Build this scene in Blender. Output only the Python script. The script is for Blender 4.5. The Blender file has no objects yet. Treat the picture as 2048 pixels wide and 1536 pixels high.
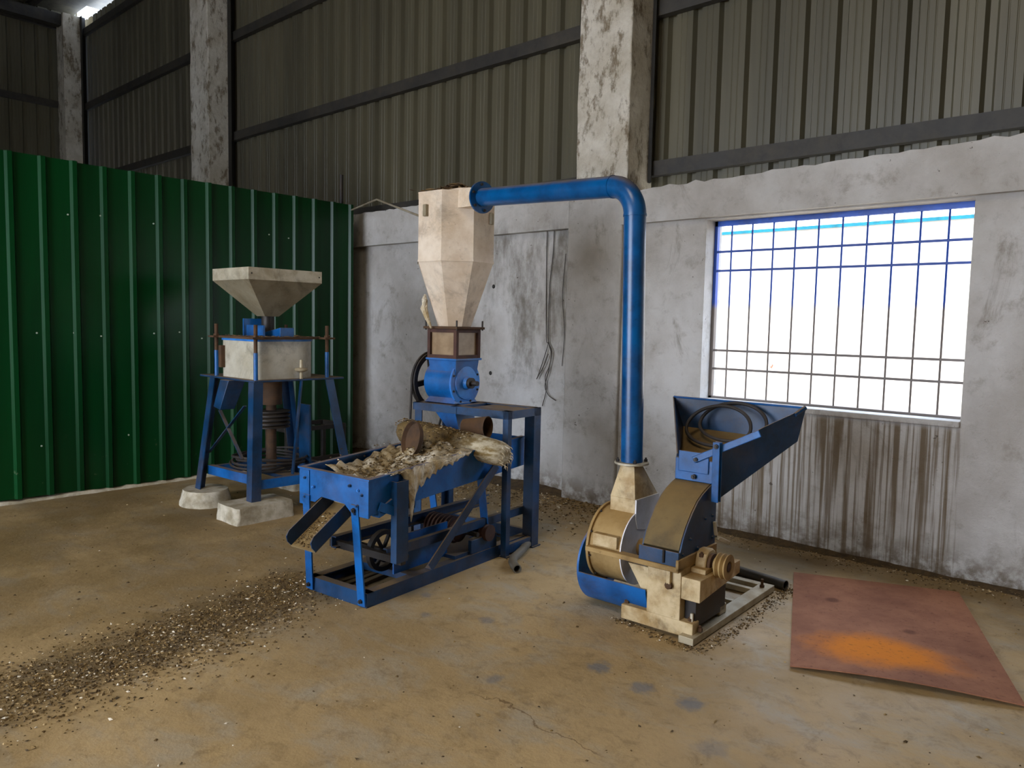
import bpy, bmesh, math, random
import numpy as np
from mathutils import Vector, Matrix

random.seed(7)
RNG = np.random.default_rng(11)
R = math.radians
SC = bpy.context.scene
COL = SC.collection

# ------------------------------------------------------------------ camera
def make_camera():
    f, yaw, pitch, roll, h = 1514.8143, 0.7315, 0.0791, 0.0207, 1.45
    fw = Vector((-math.sin(yaw) * math.cos(pitch), math.cos(yaw) * math.cos(pitch), -math.sin(pitch)))
    r = fw.cross(Vector((0, 0, 1))).normalized()
    u = r.cross(fw)
    c, s = math.cos(roll), math.sin(roll)
    r2, u2 = c * r + s * u, -s * r + c * u
    cd = bpy.data.cameras.new('camera')
    cd.sensor_fit = 'HORIZONTAL'
    cd.sensor_width = 36.0
    cd.lens = f / 2048 * 36.0
    cd.clip_start = 0.05
    cd.clip_end = 200
    co = bpy.data.objects.new('camera', cd)
    COL.objects.link(co)
    m = Matrix((r2, u2, -fw)).transposed().to_4x4()
    m.translation = (0, 0, h)
    co.matrix_world = m
    SC.camera = co
make_camera()

# ------------------------------------------------------------------ light
SC.view_settings.view_transform = 'Standard'
SC.view_settings.look = 'None'
SC.view_settings.gamma = 1.0
SC.view_settings.use_curve_mapping = False
SC.view_settings.exposure = -0.3

world = bpy.data.worlds.new('sky')
SC.world = world
world.use_nodes = True
wn = world.node_tree
wn.nodes.clear()
wo = wn.nodes.new('ShaderNodeOutputWorld')
wb = wn.nodes.new('ShaderNodeBackground')
wb.inputs['Color'].default_value = (0.66, 0.78, 1.0, 1)
wb.inputs['Strength'].default_value = 11.5
wn.links.new(wb.outputs[0], wo.inputs[0])

def sun(name, elev, azim, strength, angle, col):
    d = bpy.data.lights.new(name, 'SUN')
    d.energy = strength
    d.angle = R(angle)
    d.color = col
    o = bpy.data.objects.new(name, d)
    COL.objects.link(o)
    v = Vector((math.sin(R(azim)) * math.cos(R(elev)), math.cos(R(azim)) * math.cos(R(elev)), math.sin(R(elev))))
    o.rotation_euler = (v).to_track_quat('Z', 'Y').to_euler()
    o.location = (0, 0, 20)
sun('sun', 74, 160, 22.0, 0.6, (1.0, 0.98, 0.95))

def area(name, loc, direction, sx, sy, power, col):
    d = bpy.data.lights.new(name, 'AREA')
    d.shape = 'RECTANGLE'
    d.size, d.size_y = sx, sy
    d.energy = power
    d.color = col
    o = bpy.data.objects.new(name, d)
    COL.objects.link(o)
    o.location = loc
    o.rotation_euler = Vector(direction).to_track_quat('-Z', 'Y').to_euler()
    return o
# daylight coming in at the big doorway behind the camera, plus an added overhead fill lamp under the closed roof
area('doorway_daylight', (-4.0, -4.45, 1.95), (0, 1, 0), 4.6, 3.7, 210, (1.0, 0.93, 0.82))
area('overhead_fill', (-0.9, -1.5, 6.75), (0, 0, -1), 2.0, 2.4, 215, (1.0, 0.86, 0.66))

# daylight through the barred window (sampling portal only)
pt = area('window_portal', (-1.82, 5.30, 1.58), (0, -1, 0), 1.66, 1.27, 1, (1, 1, 1))
pt.data.cycles.is_portal = True

# ------------------------------------------------------------------ materials
def rgb(h):
    h = h.lstrip('#')
    v = [int(h[i:i + 2], 16) / 255 for i in (0, 2, 4)]
    return tuple(((x / 12.92) if x <= 0.04045 else ((x + 0.055) / 1.055) ** 2.4) for x in v) + (1,)

class NT:
    def __init__(s, name):
        s.m = bpy.data.materials.new(name)
        s.m.use_nodes = True
        s.t = s.m.node_tree
        s.b = s.t.nodes['Principled BSDF']
        s.tc = s.t.nodes.new('ShaderNodeTexCoord')
    def n(s, typ, **kw):
        x = s.t.nodes.new(typ)
        for k, v in kw.items():
            setattr(x, k, v)
        return x
    def link(s, a, b):
        s.t.links.new(a, b)
    def coords(s, scale=(1, 1, 1), world=False):
        mp = s.n('ShaderNodeMapping')
        mp.inputs['Scale'].default_value = scale
        if world:
            g = s.n('ShaderNodeNewGeometry')
            s.link(g.outputs['Position'], mp.inputs['Vector'])
        else:
            s.link(s.tc.outputs['Object'], mp.inputs['Vector'])
        return mp.outputs[0]
    def noise(s, scale, detail=5, rough=0.6, vec=None, dist=0.0):
        x = s.n('ShaderNodeTexNoise')
        x.inputs['Scale'].default_value = scale
        x.inputs['Detail'].default_value = detail
        x.inputs['Roughness'].default_value = rough
        x.inputs['Distortion'].default_value = dist
        s.link(vec if vec is not None else s.tc.outputs['Object'], x.inputs['Vector'])
        return x.outputs['Fac']
    def ramp(s, fac, lo, hi, a=0.0, b=1.0):
        x = s.n('ShaderNodeMapRange')
        x.interpolation_type = 'SMOOTHSTEP'
        x.inputs['From Min'].default_value = lo
        x.inputs['From Max'].default_value = hi
        x.inputs['To Min'].default_value = a
        x.inputs['To Max'].default_value = b
        s.link(fac, x.inputs['Value'])
        return x.outputs[0]
    def math(s, op, a, b=None):
        x = s.n('ShaderNodeMath', operation=op)
        for i, v in enumerate((a, b)):
            if v is None:
                continue
            if isinstance(v, (int, float)):
                x.inputs[i].default_value = v
            else:
                s.link(v, x.inputs[i])
        return x.outputs[0]
    def mix(s, fac, a, b):
        x = s.n('ShaderNodeMix', data_type='RGBA')
        if isinstance(fac, (int, float)):
            x.inputs['Factor'].default_value = fac
        else:
            s.link(fac, x.inputs['Factor'])
        for k, v in (('A', a), ('B', b)):
            i = [q for q in x.inputs if q.name == k and q.type == 'RGBA'][0]
            if isinstance(v, tuple):
                i.default_value = v
            else:
                s.link(v, i)
        return [q for q in x.outputs if q.type == 'RGBA'][0]
    def sep(s, world=False):
        x = s.n('ShaderNodeSeparateXYZ')
        if world:
            g = s.n('ShaderNodeNewGeometry')
            s.link(g.outputs['Position'], x.inputs[0])
        else:
            s.link(s.tc.outputs['Object'], x.inputs[0])
        return x.outputs
    def up(s):
        g = s.n('ShaderNodeNewGeometry')
        x = s.n('ShaderNodeSeparateXYZ')
        s.link(g.outputs['Normal'], x.inputs[0])
        return x.outputs[2]
    def out(s, col, rough=0.6, metal=0.0, bump=None, bstr=0.2, bdist=0.01, spec=None):
        if isinstance(col, tuple):
            s.b.inputs['Base Color'].default_value = col
        else:
            s.link(col, s.b.inputs['Base Color'])
        if isinstance(rough, (int, float)):
            s.b.inputs['Roughness'].default_value = rough
        else:
            s.link(rough, s.b.inputs['Roughness'])
        s.b.inputs['Metallic'].default_value = metal
        if spec is not None:
            s.b.inputs['Specular IOR Level'].default_value = spec
        if bump is not None:
            bp = s.n('ShaderNodeBump')
            bp.inputs['Strength'].default_value = bstr
            bp.inputs['Distance'].default_value = bdist
            s.link(bump, bp.inputs['Height'])
            s.link(bp.outputs[0], s.b.inputs['Normal'])
        return s.m

DUST = rgb('8a6f45')

def painted(name, c1, c2, rough=0.4, dust=0.8, dustcol=DUST, chips=None, scale=6.0, lo=0.35, metal=0.0, film_=0.38, grime=0.65):
    k = NT(name)
    col = k.mix(k.ramp(k.noise(scale), 0.35, 0.7), c1, c2)
    dk = tuple(c * 0.42 for c in c2[:3]) + (1,)
    col = k.mix(k.ramp(k.noise(4.5, 9, 0.72, None, 0.4), 0.47, 0.70, 0, grime), col, dk)
    col = k.mix(k.ramp(k.noise(38, 6, 0.7), 0.60, 0.70, 0, 0.45), col, dk)
    if chips:
        col = k.mix(k.ramp(k.noise(28, 8, 0.7), 0.66, 0.72), col, chips)
    if dust:
        u = k.ramp(k.up(), lo, 0.95, 0, dust)
        nn = k.ramp(k.noise(9, 7, 0.65), 0.25, 0.6, 0.45, 1.0)
        film = k.ramp(k.noise(3.5, 8, 0.7), 0.42, 0.74, 0.0, film_)
        f = k.math('MINIMUM', k.math('ADD', k.math('MULTIPLY', u, nn), film), 1.0)
        col = k.mix(f, col, dustcol)
        ro = k.mix(f, (rough,) * 3 + (1,), (0.9,) * 3 + (1,))
        sp = k.n('ShaderNodeSeparateColor')
        k.link(ro, sp.inputs[0])
        rough = sp.outputs[0]
    return k.out(col, rough, metal, k.noise(60, 4), 0.06, 0.003)

M = {}
M['blue'] = painted('blue_machine_paint', rgb('0062ac'), rgb('004c88'), 0.38, 0.75, film_=0.14)
M['blue_deep'] = painted('deep_blue_shaded_paint', rgb('053c66'), rgb('042a48'), 0.42, 0.7, film_=0.18)  # darker blue; shade of backlit and right-facing parts is in the colour
M['blue_duct'] = painted('blue_duct_paint', rgb('00548f'), rgb('003e70'), 0.28, 0.85, rgb('6f6153'), lo=0.45, film_=0.08)
M['blue_light'] = painted('light_blue_paint', rgb('2f86d8'), rgb('1a68ba'), 0.4, 0.4)
M['cream'] = painted('cream_dusty_paint', rgb('cdb88f'), rgb('9c7d48'), 0.6, 0.75, rgb('94733f'), chips=rgb('6a4f2c'), scale=9, grime=0.85)
M['tan'] = painted('tan_dust_coated_steel', rgb('a88b58'), rgb('7c5f30'), 0.75, 0.5, rgb('96743f'), scale=5)
M['dustcap'] = painted('dust_coated_dark_steel', rgb('75623c'), rgb('574a30'), 0.8, 0.5, rgb('86693a'), scale=4)
M['offwhite'] = painted('offwhite_sheet_steel', rgb('e2d3bf'), rgb('cbb69c'), 0.42, 0.5, rgb('a98a60'), chips=rgb('b59c7c'), scale=4)
M['paleface'] = painted('pale_brightened_steel', rgb('e8e8ec'), rgb('d2cfcb'), 0.4, 0.3, grime=0.2, film_=0.15)  # steel raised to near white for the window light on the blower face
M['white_case'] = painted('white_casing_paint', rgb('cdc8b8'), rgb('b3ab95'), 0.35, 0.4, rgb('8f7b55'), scale=3)
M['galv'] = painted('galvanised_sheet', rgb('9d927a'), rgb('857960'), 0.5, 0.4, rgb('7a6844'), scale=5, metal=0.15)
M['galv_rim'] = painted('galvanised_rim', rgb('c3bba6'), rgb('a89d84'), 0.45, 0.3, rgb('7a6844'), scale=12, metal=0.15)
M['rust'] = painted('rusty_iron', rgb('543a22'), rgb('36261a'), 0.85, 0.3, rgb('7b5a34'), scale=14)
M['darkred'] = painted('rust_red_iron', rgb('4a2a20'), rgb('331c16'), 0.75, 0.4, rgb('5e4630'), scale=10)
M['darksteel'] = painted('dark_steel', rgb('2c2826'), rgb('1d1a19'), 0.5, 0.4, rgb('5b4a34'), scale=10, metal=0.2)
M['steel'] = painted('bare_steel_rail', rgb('b3a78c'), rgb('9b8d6e'), 0.45, 0.35, rgb('8d7650'), scale=9, metal=0.2)
M['rubber'] = painted('black_rubber', rgb('2a2624'), rgb('1c1a19'), 0.7, 0.5, rgb('55473a'), scale=12)
M['greypipe'] = painted('grey_plastic_pipe', rgb('6a675f'), rgb('57544c'), 0.5, 0.4, rgb('7a6a4c'), scale=8)
M['blackpipe'] = painted('black_plastic_pipe', rgb('34322f'), rgb('272523'), 0.5, 0.5, rgb('5d5039'), scale=8)
M['plinth'] = painted('rough_plinth_concrete', rgb('cfc6b2'), rgb('a89d85'), 0.9, 0.3, rgb('8a754c'), scale=12)
M['girt'] = painted('dark_painted_girt', rgb('36332e'), rgb('2a2825'), 0.6, 0.3, rgb('5a5242'))
M['post_dark'] = painted('dark_steel_post', rgb('26241f'), rgb('1b1a17'), 0.6, 0.0)
M['whitebolt'] = painted('pale_screw_head', rgb('b8c4b4'), rgb('98a494'), 0.5, 0.0)
M['cable'] = painted('brown_cable', rgb('3a3128'), rgb('2b241d'), 0.6, 0.0)
M['palerod'] = painted('pale_conduit', rgb('a39a86'), rgb('857b68'), 0.5, 0.3)
M['wood'] = painted('weathered_board', rgb('6a5638'), rgb('4d3d27'), 0.85, 0.5, rgb('7e6844'), scale=10)

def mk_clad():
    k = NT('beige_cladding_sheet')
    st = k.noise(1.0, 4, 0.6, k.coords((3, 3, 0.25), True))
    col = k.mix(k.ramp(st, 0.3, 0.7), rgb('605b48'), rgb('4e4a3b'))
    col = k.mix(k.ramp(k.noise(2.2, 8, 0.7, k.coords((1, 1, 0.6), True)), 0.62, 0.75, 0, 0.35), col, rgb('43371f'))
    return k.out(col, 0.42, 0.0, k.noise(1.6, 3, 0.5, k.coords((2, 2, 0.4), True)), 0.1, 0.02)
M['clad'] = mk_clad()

def mk_green():
    k = NT('dark_green_partition_paint')
    st = k.noise(1.0, 5, 0.6, k.coords((4, 4, 0.35), True))
    col = k.mix(k.ramp(st, 0.3, 0.75), rgb('033e19'), rgb('022d11'))
    z = k.sep(True)[2]
    low = k.ramp(z, 0.05, 0.55, 1, 0)
    chip = k.math('MULTIPLY', k.ramp(k.noise(16, 9, 0.75, k.coords((1, 1, 1), True)), 0.63, 0.68), low)
    col = k.mix(k.math('MULTIPLY', chip, 0.6), col, rgb('8a8a70'))
    scr = k.ramp(k.noise(1.0, 6, 0.7, k.coords((60, 60, 2.2), True)), 0.70, 0.73, 0, 0.35)
    col = k.mix(scr, col, rgb('4a6a50'))
    return k.out(col, 0.30, 0.0, k.noise(1.0, 3, 0.5, k.coords((5, 5, 0.5), True)), 0.12, 0.02, 0.28)
M['green'] = mk_green()

def mk_wall():
    k = NT('limewashed_plaster_wall')
    V = k.coords((1, 1, 1), True)
    col = k.mix(k.ramp(k.noise(1.7, 8, 0.65, V), 0.3, 0.72), rgb('c6c4c0'), rgb('a8a39b'))
    col = k.mix(k.ramp(k.noise(7, 8, 0.7, V), 0.52, 0.72, 0, 0.55), col, rgb('857d70'))
    x, y, z = k.sep(True)
    col = k.mix(k.ramp(k.noise(3.1, 10, 0.75, k.coords((1, 1, 0.55), True), 0.8), 0.55, 0.72, 0, 0.6), col, rgb('746a5a'))
    # run-off stains under the sill
    run = k.noise(1.0, 5, 0.65, k.coords((14, 3, 0.35), True))
    run2 = k.noise(1.0, 4, 0.6, k.coords((45, 3, 0.8), True))
    rr = k.math('MAXIMUM', k.ramp(run, 0.50, 0.62), k.ramp(run2, 0.50, 0.62, 0, 0.85))
    mx = k.math('MULTIPLY', k.ramp(x, -2.75, -2.45), k.ramp(x, -1.02, -0.93, 1, 0))
    mz = k.math('MULTIPLY', k.ramp(z, 0.86, 0.93, 1, 0), k.ramp(z, -0.3, 0.2, 0.45, 1.0))
    f = k.math('MULTIPLY', k.math('MULTIPLY', rr, mx), k.math('MULTIPLY', mz, 0.85))
    col = k.mix(f, col, rgb('5d4a2b'))
    # mottled brown-grey patch on the bay left of the pilaster
    mx2 = k.math('MULTIPLY', k.ramp(x, -5.1, -4.75), k.ramp(x, -3.95, -3.9, 1, 0))
    mz2 = k.math('MULTIPLY', k.ramp(z, 0.85, 1.05), k.ramp(z, 2.15, 2.45, 1, 0))
    dn = k.ramp(k.noise(2.2, 9, 0.72, k.coords((1.6, 1, 0.6), True)), 0.40, 0.68, 0, 0.85)
    col = k.mix(k.math('MULTIPLY', k.math('MULTIPLY', mx2, mz2), dn), col, rgb('5d564a'))
    # splash dirt at the foot
    low = k.ramp(z, 0.0, 0.28, 0.85, 0)
    col = k.mix(k.math('MULTIPLY', low, k.ramp(k.noise(9, 8, 0.7, V), 0.35, 0.6)), col, rgb('54432a'))
    # pock marks
    col = k.mix(k.ramp(k.noise(26, 3, 0.5, V), 0.73, 0.76, 0, 0.8), col, rgb('4b4338'))
    return k.out(col, 0.9, 0.0, k.noise(14, 8, 0.7, V), 0.6, 0.015)
M['wall'] = mk_wall()

def mk_column():
    k = NT('mottled_column_concrete')
    V = k.coords((1, 1, 1), True)
    col = k.mix(k.ramp(k.noise(3, 8, 0.7, V), 0.3, 0.7), rgb('d6d0c2'), rgb('b3aa97'))
    col = k.mix(k.ramp(k.noise(9, 9, 0.75, k.coords((1, 1, 0.5), True)), 0.49, 0.63, 0, 0.85), col, rgb('6a5b44'))
    return k.out(col, 0.92, 0.0, k.noise(11, 8, 0.7, V), 0.9, 0.02)
M['column'] = mk_column()

CRA, CRB = 2.05, 0.0
def mk_floor():
    k = NT('dusty_concrete_floor')
    V = k.coords((1, 1, 1), True)
    col = k.mix(k.ramp(k.noise(0.8, 7, 0.6, V), 0.32, 0.7), rgb('bb9f70'), rgb('9d8358'))
    col = k.mix(k.ramp(k.noise(2.6, 8, 0.65, k.coords((1, 1.6, 1), True), 0.6), 0.44, 0.70, 0, 0.6), col, rgb('a59d8c'))
    col = k.mix(k.ramp(k.noise(9, 10, 0.78, V, 0.5), 0.48, 0.68, 0, 0.55), col, rgb('77603a'))
    x, y, z = k.sep(True)
    # brown dust under machines and along walls, plus the partition's shadow painted at left
    d1 = k.ramp(y, 3.7, 5.0, 0, 0.7)
    d2 = k.ramp(x, -5.2, -2.6, 0.75, 0)
    nn = k.ramp(k.noise(1.6, 8, 0.65, V), 0.3, 0.62, 0.35, 1)
    col = k.mix(k.math('MULTIPLY', k.math('MAXIMUM', d1, d2), nn), col, rgb('70592f'))
    # husk dust ground into the floor below the chute
    t_ = k.math('DIVIDE', k.math('SUBTRACT', 2.4, y), 1.8)
    ax_ = k.math('ADD', -3.58, k.math('MULTIPLY', t_, 0.36))
    dx_ = k.math('ABSOLUTE', k.math('SUBTRACT', x, ax_))
    dx_ = k.math('ADD', dx_, k.math('MULTIPLY', k.math('SUBTRACT', k.noise(7, 7, 0.7, V), 0.5), 0.5))
    tm = k.math('MULTIPLY', k.ramp(dx_, 0.10, 0.38, 0.8, 0), k.ramp(y, 2.3, 2.6, 1, 0))
    col = k.mix(k.math('MULTIPLY', tm, k.ramp(k.noise(40, 5, 0.7, V), 0.35, 0.6, 0.4, 1)), col, rgb('5d4926'))
    # hairline crack in the screed
    cy_ = k.math('ADD', k.math('ADD', 1.0, k.math('MULTIPLY', x, CRB)), k.math('MULTIPLY', k.math('SUBTRACT', k.noise(3.5, 5, 0.6, V), 0.5), 0.28))
    cd_ = k.math('ABSOLUTE', k.math('SUBTRACT', k.math('SUBTRACT', y, CRA), k.math('SUBTRACT', cy_, 1.0)))
    cm = k.math('MULTIPLY', k.ramp(cd_, 0.0015, 0.006, 0.75, 0), k.math('MULTIPLY', k.ramp(x, -2.1, -1.9), k.ramp(x, -1.45, -1.35, 1, 0)))
    col = k.mix(cm, col, rgb('6a4f26'))
    # grey scuffed patches
    for (px, py, r, a) in ((-1.79, 2.59, .075, .8), (-1.56, 2.56, .07, .75), (-1.35, 2.58, .075, .75), (-2.04, 2.2, .055, .6),
                           (-2.48, 2.62, .055, .6), (-2.95, 2.64, .05, .6), (-1.15, 2.35, .08, .4), (-2.75, 2.45, .04, .5)):
        g = k.n('ShaderNodeVectorMath', operation='DISTANCE')
        gp = k.n('ShaderNodeNewGeometry')
        k.link(gp.outputs['Position'], g.inputs[0])
        g.inputs[1].default_value = (px, py, 0)
        dd = k.math('ADD', g.outputs['Value'], k.math('MULTIPLY', k.math('SUBTRACT', k.noise(22, 4, 0.6, V), 0.5), r * 1.4))
        col = k.mix(k.ramp(dd, r * 0.3, r, a, 0), col, rgb('6e7074'))
    col = k.mix(k.ramp(k.noise(55, 4, 0.6, V), 0.68, 0.74, 0, 0.45), col, rgb('4e3d22'))
    bm_ = k.math('ADD', k.noise(30, 8, 0.7, V), k.math('MULTIPLY', k.noise(3, 4, 0.5, V), 0.6))
    return k.out(col, k.ramp(k.noise(2, 5, 0.6, V), 0.3, 0.7, 0.55, 0.8), 0.0, bm_, 0.35, 0.012)
M['floor'] = mk_floor()

def mk_plate():
    k = NT('rusty_steel_plate')
    V = k.coords()
    col = k.mix(k.ramp(k.noise(3, 7, 0.65, V), 0.3, 0.7), rgb('a27054'), rgb('835742'))
    x, y, z = k.sep()
    nz = k.math('MULTIPLY', k.math('SUBTRACT', k.noise(3.2, 6, 0.65, V), 0.5), 0.55)
    px = k.math('SUBTRACT', x, 0.36)
    py = k.math('SUBTRACT', y, 0.30)
    e = k.math('SQRT', k.math('ADD', k.math('POWER', k.math('DIVIDE', px, 0.36), 2.0), k.math('POWER', k.math('DIVIDE', py, 0.22), 2.0)))
    col = k.mix(k.ramp(k.math('ADD', e, k.math('MULTIPLY', nz, 2.6)), 0.35, 1.1, 0.95, 0), col, rgb('d9801c'))
    col = k.mix(k.ramp(k.noise(40, 6, 0.7, V), 0.55, 0.68, 0, 0.4), col, rgb('4e2f22'))
    for (ax, ay, r) in ((0.2, 0.95, .05), (0.53, 0.62, .045)):
        e2 = k.n('ShaderNodeVectorMath', operation='DISTANCE')
        k.link(k.tc.outputs['Object'], e2.inputs[0])
        e2.inputs[1].default_value = (ax, ay, 0)
        col = k.mix(k.ramp(e2.outputs['Value'], r * 0.4, r, 0.6, 0), col, rgb('4c2a20'))
    return k.out(col, 0.85, 0.0, k.noise(70, 6, 0.7, V), 0.4, 0.005, 0.2)
M['plate'] = mk_plate()

def mk_cloth():
    k = NT('dusty_woven_sack')
    V = k.coords()
    w = k.n('ShaderNodeTexWave')
    w.inputs['Scale'].default_value = 55
    w.inputs['Distortion'].default_value = 2.0
    k.link(V, w.inputs['Vector'])
    col = k.mix(k.ramp(k.noise(7, 7, 0.65, V), 0.36, 0.6), rgb('e8dfcb'), rgb('b9a37a'))
    col = k.mix(k.ramp(k.noise(16, 8, 0.7, V), 0.50, 0.66, 0, 0.75), col, rgb('5f4b2a'))
    u = k.ramp(k.up(), 0.45, 0.9, 0, 0.55)
    col = k.mix(k.math('MULTIPLY', u, k.ramp(k.noise(5, 7, 0.7, V), 0.4, 0.62)), col, rgb('5c4826'))
    return k.out(col, 0.85, 0.0, k.math('ADD', k.math('MULTIPLY', w.outputs['Fac'], 0.5), k.noise(20, 6, 0.7, V)), 0.5, 0.008)
M['cloth'] = mk_cloth()
def mk_roll():
    k = NT('husk_caked_sack')
    V = k.coords()
    x = k.sep()[0]
    cover = k.ramp(k.math('ADD', x, k.math('MULTIPLY', k.math('SUBTRACT', k.noise(9, 7, 0.7, V), 0.5), 0.6)), -3.35, -3.05, 1, 0)
    base = k.mix(k.ramp(k.noise(11, 8, 0.7, k.coords((1, 1, 3))), 0.42, 0.62), rgb('cfc2a4'), rgb('8d7648'))
    col = k.mix(cover, base, k.mix(k.ramp(k.noise(24, 9, 0.75, V), 0.38, 0.62), rgb('7b6337'), rgb('4a391c')))
    return k.out(col, 0.75, 0.0, k.noise(30, 8, 0.75, V), 0.8, 0.012)
M['sackroll'] = mk_roll()

def mk_husk(name, cols, spread=None):
    k = NT(name)
    g = k.n('ShaderNodeNewGeometry')
    cr = k.n('ShaderNodeValToRGB')
    cr.color_ramp.interpolation = 'CONSTANT'
    while len(cr.color_ramp.elements) < len(cols):
        cr.color_ramp.elements.new(0.5)
    for i, (p, c) in enumerate(cols):
        cr.color_ramp.elements[i].position = p
        cr.color_ramp.elements[i].color = c
    k.link(g.outputs['Random Per Island'], cr.inputs[0])
    return k.out(cr.outputs[0], 0.85)
M['husk'] = mk_husk('husk_flakes', [(0, rgb('49381d')), (0.34, rgb('614b26')), (0.62, rgb('7d6336')), (0.82, rgb('a98f62')), (0.93, rgb('d9cdb6'))])
M['straw'] = mk_husk('straw_bits', [(0, rgb('4a3826')), (0.4, rgb('6d553a')), (0.7, rgb('8f7550'))])
def mk_dirt():
    k = NT('loose_brown_dirt')
    V = k.coords((1, 1, 1), True)
    col = k.mix(k.ramp(k.noise(18, 8, 0.75, V), 0.35, 0.65), rgb('5a4626'), rgb('3c2d17'))
    col = k.mix(k.ramp(k.noise(60, 4, 0.6, V), 0.66, 0.72, 0, 0.7), col, rgb('a18d68'))
    return k.out(col, 0.95, 0.0, k.noise(50, 6, 0.7, V), 0.7, 0.01)
M['dirt'] = mk_dirt()

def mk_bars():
    k = NT('grille_bar_flare_tint')
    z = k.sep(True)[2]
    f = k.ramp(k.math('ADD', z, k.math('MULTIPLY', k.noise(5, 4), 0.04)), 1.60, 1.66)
    col = k.mix(f, rgb('6b625c'), rgb('0a3f9a'))  # blue window flare put into the colour of the upper bars
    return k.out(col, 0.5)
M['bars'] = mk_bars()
M['frameblue'] = painted('frame_flare_blue', rgb('0a57c8'), rgb('0748a8'), 0.45, 0.0)  # frame head carries the window's blue glare as its colour

def mk_outwall():
    k = NT('whitewashed_compound_brick')
    V = k.coords((1, 1, 1), True)
    col = k.mix(k.ramp(k.noise(6, 7, 0.7, V), 0.66, 0.70), rgb('efe9e2'), rgb('b0634c'))
    return k.out(col, 0.9, 0.0)
M['outwall'] = mk_outwall()
M['outground'] = painted('pale_yard_ground', rgb('d8cbb4'), rgb('c4b59a'), 0.9, 0.0)
M['teal'] = painted('teal_coping_paint', rgb('1f8fa8'), rgb('187a95'), 0.6, 0.0)

def mk_glass():
    k = NT('dusty_sight_glass')
    m = k.out(k.mix(k.ramp(k.noise(9, 6), 0.3, 0.7), rgb('b59a78'), rgb('93795a')), 0.3)
    k.b.inputs['Transmission Weight'].default_value = 0.25
    return m
M['glass'] = mk_glass()
M['roof'] = painted('roof_sheet', rgb('6b6452'), rgb('575142'), 0.6, 0.0)

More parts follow.
